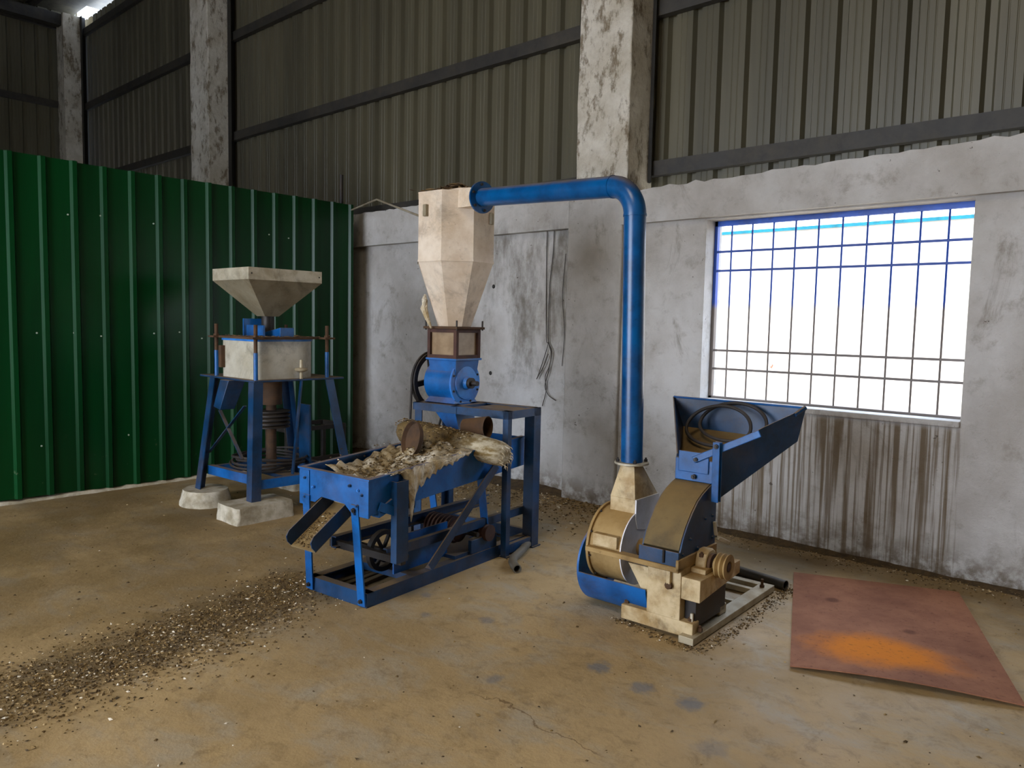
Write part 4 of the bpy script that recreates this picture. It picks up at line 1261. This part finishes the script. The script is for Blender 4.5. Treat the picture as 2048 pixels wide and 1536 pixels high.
_m = MB().cyl(p2 + u1 * 0 - DIRW * 0.012, p2, 0.098, seg=28)
end_flange = _m.build('end_flange', 'blue_duct', dt)
foot_flange = MB().cyl(p0 - Vector((0, 0, 0.004)), p0 + Vector((0, 0, 0.006)), 0.088, seg=28).build('foot_flange', 'galv_rim', dt)
f1, f2 = MB().frame_of(DIRW)
for i in range(6):
    a = 2 * math.pi * (i + 0.3) / 6
    bolt(end_flange, p2 - DIRW * 0.014 + f1 * (0.08 * math.cos(a)) + f2 * (0.08 * math.sin(a)), -DIRW, 0.009, 0.014, 'blue_light' if i in (2,) else 'darksteel')
for i in range(4):
    a = 2 * math.pi * (i + 0.5) / 4
    bolt(foot_flange, p0 + Vector((0.073 * math.cos(a), 0.073 * math.sin(a), 0.007)), (0, 0, 1), 0.009, 0.02)

# ================================================================== HAMMER MILL (right)
HX, HY, HR = -1.60, 3.05, 2.0
hm = thing('hammer_mill', 'dusty hammer mill with cream blower, curved casing and blue feed hopper', 'machine', (HX, HY, 0), HR)
hb = lambda n_, mt, *a, **k_: MB().box(*a).build(n_, mt, hm, k_.get('bevel', 0.003))
hb('base_rail', 'steel', -0.075, 0.0, 0.0, 0.98, 0.005, 0.04)
hb('base_rail', 'steel', -0.42, -0.36, 0.10, 0.98, 0.005, 0.04)
hb('base_cross_rail', 'steel', -0.36, -0.075, 0.93, 0.98, 0.005, 0.04)
hb('base_cross_rail', 'steel', -0.36, -0.075, 0.84, 0.875, 0.005, 0.035)
hb('base_cross_rail', 'steel', -0.36, -0.075, 0.60, 0.63, 0.005, 0.035)
hb('front_sill', 'cream', -0.405, -0.022, 0.035, 0.10, 0.02, 0.092, bevel=0.004)
hb('motor_slide', 'steel', -0.20, -0.03, 0.34, 0.42, 0.04, 0.09, bevel=0.006)
for p in ((-0.05, 0.37, 0.09), (-0.04, 0.90, 0.04), (-0.39, 0.065, 0.092), (-0.05, 0.068, 0.092), (-0.012, 0.09, 0.05)):
    bolt(hm, p, (0, 0, 1), 0.013, 0.022, 'rust')
MB().cyl((-0.04, 0.90, 0.04), (-0.04, 0.90, 0.085), 0.008, seg=8).build('anchor_stud', 'rust', hm)
# pedestal and bench
hb('pedestal', 'cream', -0.265, -0.09, 0.035, 0.42, 0.09, 0.335)
MB().extrude([(0.04, 0.195), (0.48, 0.235), (0.48, 0.30), (0.04, 0.30)], (-0.09, 0, 0), (0, 1, 0), (0, 0, 1), (0.095, 0, 0)).build('bearing_bench', 'cream', hm, 0.003)
hb('dark_opening_fill', 'darksteel', -0.088, -0.03, 0.08, 0.40, 0.06, 0.19)  # solid dark block painting the shaded opening under the bench
hb('drain_rod', 'galv_rim', -0.05, -0.036, 0.06, 0.074, 0.06, 0.13)
hb('front_clip', 'cream', -0.155, -0.135, 0.012, 0.036, 0.245, 0.33)
MB().lathe([(0.004, 0), (0.012, 0.0), (0.020, 0.008), (0.010, 0.014), (0.018, 0.022), (0.006, 0.026)], (-0.145, 0.036, 0.25), (0, -1, 0), 8).build('clip_knob', 'rust', hm)
MB().extrude([(-0.38, 0.30), (-0.265, 0.30), (-0.265, 0.18), (-0.30, 0.18)], (0, 0.05, 0), (1, 0, 0), (0, 0, 1), (0, 0.01, 0)).build('gusset', 'cream', hm)
# split flange at shaft height
hb('split_flange', 'tan', -0.60, -0.085, -0.005, 0.05, 0.325, 0.35)
hb('split_flange', 'tan', -0.60, -0.57, 0.05, 0.44, 0.325, 0.35)
hb('side_flange', 'tan', -0.10, -0.085, -0.005, 0.40, 0.33, 0.385)
hb('lower_casing', 'dustcap', -0.29, -0.10, 0.06, 0.44, 0.13, 0.33)
# upper casing: curved cover + side plates
cp = [(.012, .35), (.018, .385), (.030, .42), (.055, .475), (.090, .525), (.135, .577), (.190, .625), (.245, .655), (.30, .676), (.345, .69)]
def prism_yz(prof, x0, x1): return MB().extrude(prof, (x0, 0, 0), (0, 1, 0), (0, 0, 1), (x1 - x0, 0, 0))
core = [(y_, z_) for y_, z_ in cp] + [(.385, .69), (.385, .35)]
prism_yz(core, -0.102, -0.094).build('casing_side', 'blue_deep', hm)
prism_yz(core, -0.296, -0.288).build('casing_side', 'blue_deep', hm)
out_ = [(y_ - 0.004, z_ + 0.003) for y_, z_ in cp[2:]]
inn = [(y_ + 0.008, z_ - 0.008) for y_, z_ in cp[2:]][::-1]
prism_yz(out_ + inn, -0.288, -0.102).build('casing_cover', 'dustcap', hm, 0, 60)
hb('casing_skirt', 'blue_deep', -0.300, -0.090, 0.004, 0.016, 0.348, 0.418)
hb('casing_back', 'blue_deep', -0.296, -0.094, 0.385, 0.393, 0.35, 0.69)
for (y_, z_) in ((.12, .46), (.27, .53), (.35, .53), (.05, .40), (.36, .42), (.2, .40)):
    bolt(hm, (-0.094, y_, z_), (1, 0, 0), 0.008, 0.010, 'blue_deep')
bolt(hm, (-0.165, 0.02, 0.36), (0, 0, 1), 0.014, 0.03)
MB().cyl((-0.165, -0.0, 0.36), (-0.165, -0.0, 0.42), 0.006, seg=8).build('latch_stud', 'darksteel', hm)
MB().bar((-0.075, 0.37, 0.42), (-0.045, 0.44, 0.385), 0.02, 0.03, (0, 0, 1)).build('side_latch', 'galv_rim', hm, 0.003)
MB().bar((-0.085, 0.36, 0.50), (-0.08, 0.37, 0.43), 0.015, 0.015, (1, 0, 0)).build('side_latch', 'galv_rim', hm, 0.003)
# blower
AY, AZ2 = 0.22, 0.335
MB().cyl((-0.60, AY, AZ2), (-0.42, AY, AZ2), 0.19, seg=56).build('blower_drum', 'tan', hm)
brim = MB().ring((-0.612, AY, AZ2), (1, 0, 0), 0.203, 0.10, 0.014, 56).build('blower_rim', 'tan', hm)
MB().cyl((-0.606, AY, AZ2), (-0.60, AY, AZ2), 0.18, seg=40).build('blower_back', 'tan', hm)
MB().cyl((-0.42, AY, AZ2), (-0.414, AY, AZ2), 0.192, seg=56).build('blower_face', 'paleface', hm)
for i in range(10):
    a = 2 * math.pi * i / 10 + 0.2
    bolt(brim, (-0.597, AY + 0.197 * math.cos(a), AZ2 + 0.197 * math.sin(a)), (1, 0, 0), 0.006, 0.008, 'darksteel')
prism_yz([(AY - 0.04, AZ2 + 0.1), (AY + 0.15, AZ2 + 0.06), (AY + 0.17, 0.585), (AY - 0.06, 0.585), (AY - 0.06, AZ2 + 0.15)], -0.419, -0.411).build('neck_face', 'paleface', hm)
MB().loft([[(-0.565, 0.16, 0.46), (-0.42, 0.16, 0.46), (-0.42, 0.385, 0.46), (-0.565, 0.385, 0.46)], [(-0.565, 0.16, 0.585), (-0.42, 0.16, 0.585), (-0.42, 0.385, 0.585), (-0.565, 0.385, 0.585)]]).build('outlet_neck', 'cream', hm, 0.003)
# square-to-round transition
cc = Vector((-0.5, 0.25, 0))
lo, hi = [], []
for i in range(32):
    a = 2 * math.pi * i / 32
    c_, s_ = math.cos(a), math.sin(a)
    k_ = 1 / max(abs(c_), abs(s_))
    lo.append((-0.4925 + 0.0725 * c_ * k_, 0.2725 + 0.1125 * s_ * k_, 0.585))
    hi.append((-0.5 + 0.056 * c_, 0.25 + 0.056 * s_, 0.740))
MB().loft([lo, hi]).build('outlet_transition', 'cream', hm, 0, 30)
hb('cleanout_plate', 'cream', -0.57, -0.43, AY - 0.205, AY - 0.17, 0.36, 0.42)
MB().cyl((-0.414, AY, AZ2), (-0.36, AY, AZ2), 0.045, 0.030, seg=20).build('shaft_bush', 'tan', hm)
MB().cyl((-0.37, AY, AZ2), (0.06, AY, AZ2), 0.02, seg=14).build('rotor_shaft', 'darkred', hm)
# blue lower guard below the blower
gp = []
gc = (0.235, 0.215)
for i in range(25):
    a = R(186 + 104 * i / 24)
    gp.append((gc[0] + 0.205 * math.cos(a), gc[1] + 0.205 * math.sin(a)))
gin = [(gc[0] + (y_ - gc[0]) * 0.965, gc[1] + (z_ - gc[1]) * 0.965) for y_, z_ in gp][::-1]
prism_yz(gp + gin, -0.665, -0.272).build('belt_guard', 'blue', hm, 0, 50)
gd = []
for i in range(40):
    a = 2 * math.pi * i / 40
    gd.append((gc[0] + 0.205 * math.cos(a), gc[1] + 0.205 * math.sin(a) + 0.0))
prism_yz(gd, -0.672, -0.660).build('belt_guard_disc', 'blue', hm)
# bearing and pulley
MB().hexa([(-0.10, 0.13, 0.30), (-0.015, 0.13, 0.30), (-0.015, 0.33, 0.30), (-0.10, 0.33, 0.30)], [(-0.10, 0.13, 0.325), (-0.015, 0.13, 0.325), (-0.015, 0.33, 0.325), (-0.10, 0.33, 0.325)]).build('bearing_foot', 'cream', hm, 0.004)
prism_yz([(AY - 0.06, 0.315), (AY + 0.06, 0.315), (AY + 0.06, 0.345), (AY + 0.045, 0.385), (AY + 0.02, 0.402), (AY - 0.02, 0.402), (AY - 0.045, 0.385), (AY - 0.06, 0.345)], -0.085, -0.030).build('bearing_block', 'cream', hm, 0.006)
MB().cyl((-0.100, AY, AZ2), (-0.016, AY, AZ2), 0.048, seg=20).build('bearing_cap', 'rust', hm)
for y_ in (AY - 0.05, AY + 0.05):
    bolt(hm, (-0.057, y_, 0.375), (0, 0, 1), 0.011, 0.02, 'rust')
MB().lathe([(0.015, 0), (0.034, 0.0), (0.034, 0.012), (0.06, 0.016), (0.06, 0.021), (0.044, 0.030), (0.06, 0.039), (0.06, 0.045), (0.044, 0.054), (0.06, 0.063), (0.06, 0.068), (0.028, 0.069), (0.024, 0.056)], (-0.008, AY, AZ2), (1, 0, 0), 32).build('drive_pulley', 'tan', hm)

# feed hopper
T0L, T0R = Vector((-0.29, 0.345, 0.70)), Vector((-0.098, 0.335, 0.62))
BL, BR_ = Vector((-0.59, 0.85, 1.05)), Vector((0.16, 0.85, 1.05))
BLb, BRb = Vector((-0.52, 0.845, 0.885)), Vector((0.125, 0.85, 0.872))
FLt = Vector((-0.29, 0.345, 0.815)); FRt = Vector((-0.085, 0.345, 0.845))
FLb = Vector((-0.288, 0.35, 0.70)); FRb = Vector((-0.09, 0.35, 0.60))
ML = Vector((-0.385, 0.52, 0.755)); MR = Vector((-0.03, 0.52, 0.735))
def slab(pts, nrm, t):
    pts = [Vector(p) for p in pts]
    nv = Vector(nrm).normalized() * t
    return MB().loft([pts, [p + nv for p in pts]])
slab([BL, BR_, BRb, BLb], (0, 1, 0), 0.006).build('hopper_back', 'blue_deep', hm)  # backlit shade carried by the darker blue
slab([FLb, FLt, BL, BLb, ML], (-0.8, -0.5, 0.1), 0.006).build('hopper_side', 'blue_deep', hm)
slab([FRb, FRt, Vector((0.03, 0.62, 0.955)), BR_, BRb], (0.9, -0.4, 0), 0.006).build('hopper_side', 'blue_deep', hm)
slab([BLb, BRb, MR, ML], (0, 0.3, -1), 0.006).build('hopper_floor', 'dustcap', hm)
slab([ML, MR, Vector((-0.095, 0.36, 0.705)), Vector((-0.288, 0.36, 0.715))], (0, 0.3, -1), 0.006).build('hopper_throat', 'dustcap', hm)
MB().tube([BL, BR_], 0.006, 8).build('hopper_lip', 'blue', hm)
MB().tube([BR_, BR_ + Vector((-0.03, -0.06, -0.035))], 0.012, 8).build('hopper_lip', 'blue_deep', hm)
hb('gate_plate', 'blue', -0.272, -0.110, 0.318, 0.326, 0.735, 0.838)
hb('gate_frame', 'blue', -0.292, -0.090, 0.326, 0.346, 0.69, 0.80)
bolt(hm, (-0.185, 0.318, 0.715), (0, -1, 0), 0.013, 0.016)
lever0, lever1 = Vector((-0.185, 0.305, 0.80)), Vector((0.135, 0.330, 0.965))
MB().bar(lever0, lever1, 0.034, 0.007, (0, 0, 1)).build('gate_lever', 'blue', hm, 0.004)
for y_ in (0.285, 0.312):
    MB().bar((-0.058, y_, 0.905), (-0.062, y_ + 0.015, 0.61), 0.036, 0.006, (1, 0, 0)).build('lever_link', 'blue', hm, 0.002)
bolt(hm, (-0.058, 0.282, 0.885), (0, -1, 0), 0.012, 0.012)
bolt(hm, (-0.17, 0.30, 0.805), (0, -1, 0), 0.011, 0.01)

# belts left inside the hopper
Mh = Matrix.Translation((HX, HY, 0)) @ Matrix.Rotation(R(HR), 4, 'Z')
for i, (cx_, cyy, cz_, ry_, rz_, lab) in enumerate(((-0.245, 0.70, 0.915, 0.18, 0.135, 'front black drive belt loop leaning in the blue feed hopper'), (-0.19, 0.76, 0.935, 0.185, 0.13, 'rear black drive belt loop leaning in the blue feed hopper'))):
    t = thing('drive_belt', lab, 'belt', Mh @ Vector((cx_, cyy, cz_)), HR, 'belts in the feed hopper')
    pts = []
    for j in range(48):
        a = 2 * math.pi * j / 48
        z_ = rz_ * math.sin(a)
        pts.append((ry_ * math.cos(a), 0.55 * z_ , z_ * 0.85 + (0.03 if math.sin(a) < 0 else 0) * abs(math.sin(a))))
    MB().tube(pts, 0.0095, 8, True).build('belt_band', 'rubber', t)

# ================================================================== LOOSE PIPES, PLATE, WIRES
pipe = MB().tube([(-2.25, 4.22, 0.03), (-1.6, 4.10, 0.03)], 0.027, 18, hollow=0.84).build('black_pipe', 'blackpipe')
tag(pipe, 'straight black plastic pipe on the floor behind the hammer mill', 'pipe')
bp = [(-3.20, 3.80, 0.026), (-3.13, 3.66, 0.026), (-3.07, 3.55, 0.026), (-3.03, 3.46, 0.026), (-3.00, 3.39, 0.026), (-2.955, 3.33, 0.026), (-2.90, 3.285, 0.026), (-2.845, 3.25, 0.026)]
tag(MB().tube(bp, 0.026, 18, hollow=0.8).build('bent_grey_pipe', 'greypipe'), 'short bent grey pipe lying at the foot of the stand', 'pipe')

pl = thing('steel_plate', 'flat rusty steel plate with orange patch on the floor below the window', 'plate', (-1.194, 3.151, 0), 21.0)
vs, fs = [], []
n, m_ = 14, 20
LX, LY = 0.86, 1.37
def pz(u, v):
    return 0.003 + 0.022 * math.sin(u * math.pi * 0.9 + 0.3) * (1 - v) ** 3 + 0.006 * u
top = [(LX * i / n, LY * j / m_, pz(i / n, j / m_) + 0.006) for j in range(m_ + 1) for i in range(n + 1)]
bot = [(x_, y_, z_ - 0.005) for x_, y_, z_ in top]
N1 = (n + 1) * (m_ + 1)
q = lambda i, j: j * (n + 1) + i
for j in range(m_):
    for i in range(n):
        fs.append((q(i, j), q(i + 1, j), q(i + 1, j + 1), q(i, j + 1)))
        fs.append((N1 + q(i, j), N1 + q(i, j + 1), N1 + q(i + 1, j + 1), N1 + q(i + 1, j)))
for i in range(n):
    fs.append((q(i, 0), N1 + q(i, 0), N1 + q(i + 1, 0), q(i + 1, 0)))
    fs.append((q(i, m_), q(i + 1, m_), N1 + q(i + 1, m_), N1 + q(i, m_)))
for j in range(m_):
    fs.append((q(0, j), q(0, j + 1), N1 + q(0, j + 1), N1 + q(0, j)))
    fs.append((q(n, j), N1 + q(n, j), N1 + q(n, j + 1), q(n, j + 1)))
MB().add(top + bot, fs).build('plate_sheet', 'plate', pl, 0, 30)

# cables hanging on the wall bay left of the pilaster
cb_ = thing('hanging_cable', 'thin dark cables hanging in a tangle on the stained wall', 'cable', (-4.15, 5.09, 1.3))
def cable(pts, r=0.0035):
    P = []
    pts = [Vector(p) for p in pts]
    for i in range(len(pts) - 1):
        a = pts[max(i - 1, 0)]; b = pts[i]; c = pts[i + 1]; d = pts[min(i + 2, len(pts) - 1)]
        for s_ in range(6):
            t = s_ / 6
            P.append(0.5 * ((2 * b) + (c - a) * t + (2 * a - 5 * b + 4 * c - d) * t * t + (3 * b - a - 3 * c + d) * t ** 3))
    P.append(pts[-1])
    MB().tube(P, r, 6).build('strand', 'cable', cb_)
cable([(-0.045, 0, 1.22), (-0.045, -0.005, 0.8), (-0.04, 0, 0.3), (-0.02, -0.01, 0.02), (0.0, -0.015, -0.03), (-0.09, -0.02, -0.28), (-0.11, -0.02, -0.32), (-0.03, -0.02, -0.2), (0.01, -0.015, -0.1)])
cable([(0.03, 0, 1.21), (0.03, -0.005, 0.8), (0.0, -0.005, 0.5), (0.0, -0.01, 0.05), (0.04, -0.015, -0.1), (0.02, -0.02, -0.25), (-0.02, -0.015, -0.38), (0.02, -0.01, -0.46), (0.1, -0.01, -0.5)])
cable([(0.0, -0.012, 0.0), (0.05, -0.02, -0.08), (0.03, -0.02, -0.2), (-0.02, -0.015, -0.3), (-0.01, -0.01, -0.42), (-0.05, -0.01, -0.56)])
cable([(0.16, 0, 0.75), (0.14, -0.005, 0.4), (0.17, -0.005, 0.1), (0.15, 0, -0.2)], 0.0025)

rod = thing('tie_rod', 'thin pale rod reaching from the partition end to the cyclone', 'rod')
MB().tube([(-6.62, 4.82, 2.60), (-5.6, 4.35, 2.55), (-4.0, 3.52, 2.165)], 0.008, 8).build('rod_bar', 'palerod', rod)
MB().box(-7.3, -6.0, 5.25, 5.35, 2.60, 2.615).build('ledge_strip', 'palerod', wallb)

# ================================================================== DIRT AND HUSK ON THE FLOOR
def seg_region(path, widths):
    def f():
        k_ = RNG.integers(0, len(path) - 1)
        t = RNG.random()
        a, b = path[k_], path[k_ + 1]
        w = widths[k_] + (widths[k_ + 1] - widths[k_]) * t
        return a[0] + (b[0] - a[0]) * t + RNG.normal(0, w), a[1] + (b[1] - a[1]) * t + RNG.normal(0, w)
    return f
tr = flakes(seg_region([(-3.62, 2.32), (-3.42, 1.92), (-3.35, 1.62), (-3.27, 1.32), (-3.25, 0.95), (-3.3, 0.6)], [0.12, 0.17, 0.17, 0.16, 0.17, 0.2]), 9000, 0.0115, lambda x, y: 0.0, 'husk_trail', 'husk')
tag(tr, 'trail of brown husk and pale chips spilled on the floor from the sieve', 'husk')
sc_ = flakes(lambda: (RNG.uniform(-6.3, 0.0), RNG.uniform(0.3, 4.9)), 1500, 0.011, lambda x, y: 0.0, 'floor_litter', 'husk')
tag(sc_, 'thin scatter of chips and crumbs over the whole floor', 'litter')
wl = flakes(lambda: (RNG.uniform(-6.2, -2.9), 5.02 - abs(RNG.normal(0, 0.38))), 4200, 0.016, lambda x, y: 0.0, 'husk_bank', 'husk')
tag(wl, 'dense dark husk swept along the wall foot behind the stand', 'husk')
wf_ = flakes(lambda: (RNG.uniform(-3.3, 0.6), 5.0 - abs(RNG.normal(0, 0.11))), 2200, 0.011, lambda x, y: 0.0, 'wall_foot_litter', 'husk')
tag(wf_, 'thin line of brown crumbs along the floor under the window', 'litter')
ar = flakes(seg_region([(-2.05, 3.08), (-1.56, 3.02), (-1.55, 3.5), (-1.6, 4.1), (-1.5, 4.15)], [0.02, 0.02, 0.018, 0.03, 0.05]), 1500, 0.010, lambda x, y: 0.0, 'mill_sweepings', 'husk')
tag(ar, 'line of dark crumbs around the hammer mill base frame', 'husk')
def bank(x0, x1, y_wall, w, h, seed, name, label):
    rr_ = random.Random(seed)
    rings = []
    n_ = int((x1 - x0) / 0.035)
    for i in range(n_ + 1):
        x_ = x0 + (x1 - x0) * i / n_
        q_ = 0.5 + 0.25 * math.sin(x_ * 3.1 + seed) + 0.15 * math.sin(x_ * 8.3) + 0.1 * math.sin(x_ * 21)
        ww = w * (0.55 + 0.8 * q_ + 0.12 * rr_.random()); hh = h * (0.4 + 0.8 * q_ + 0.15 * rr_.random())
        rings.append([(x_, y_wall - 0.001, -0.01), (x_, y_wall - ww, -0.002), (x_, y_wall - ww * 0.55, hh * 0.35), (x_, y_wall - ww * 0.2, hh * 0.8), (x_, y_wall - 0.001, hh)])
    o = MB().loft(rings).build(name, 'dirt', fl, 0, 80)
    tag(o, label, None, None, 'stuff')
bank(-3.36, 3.0, 5.02, 0.085, 0.022, 8, 'dirt_bank', 'brown dirt banked along the foot of the window wall')
bank(-8.0, -3.88, 5.10, 0.16, 0.04, 9, 'dirt_bank', 'brown dirt banked along the wall foot behind the stand')
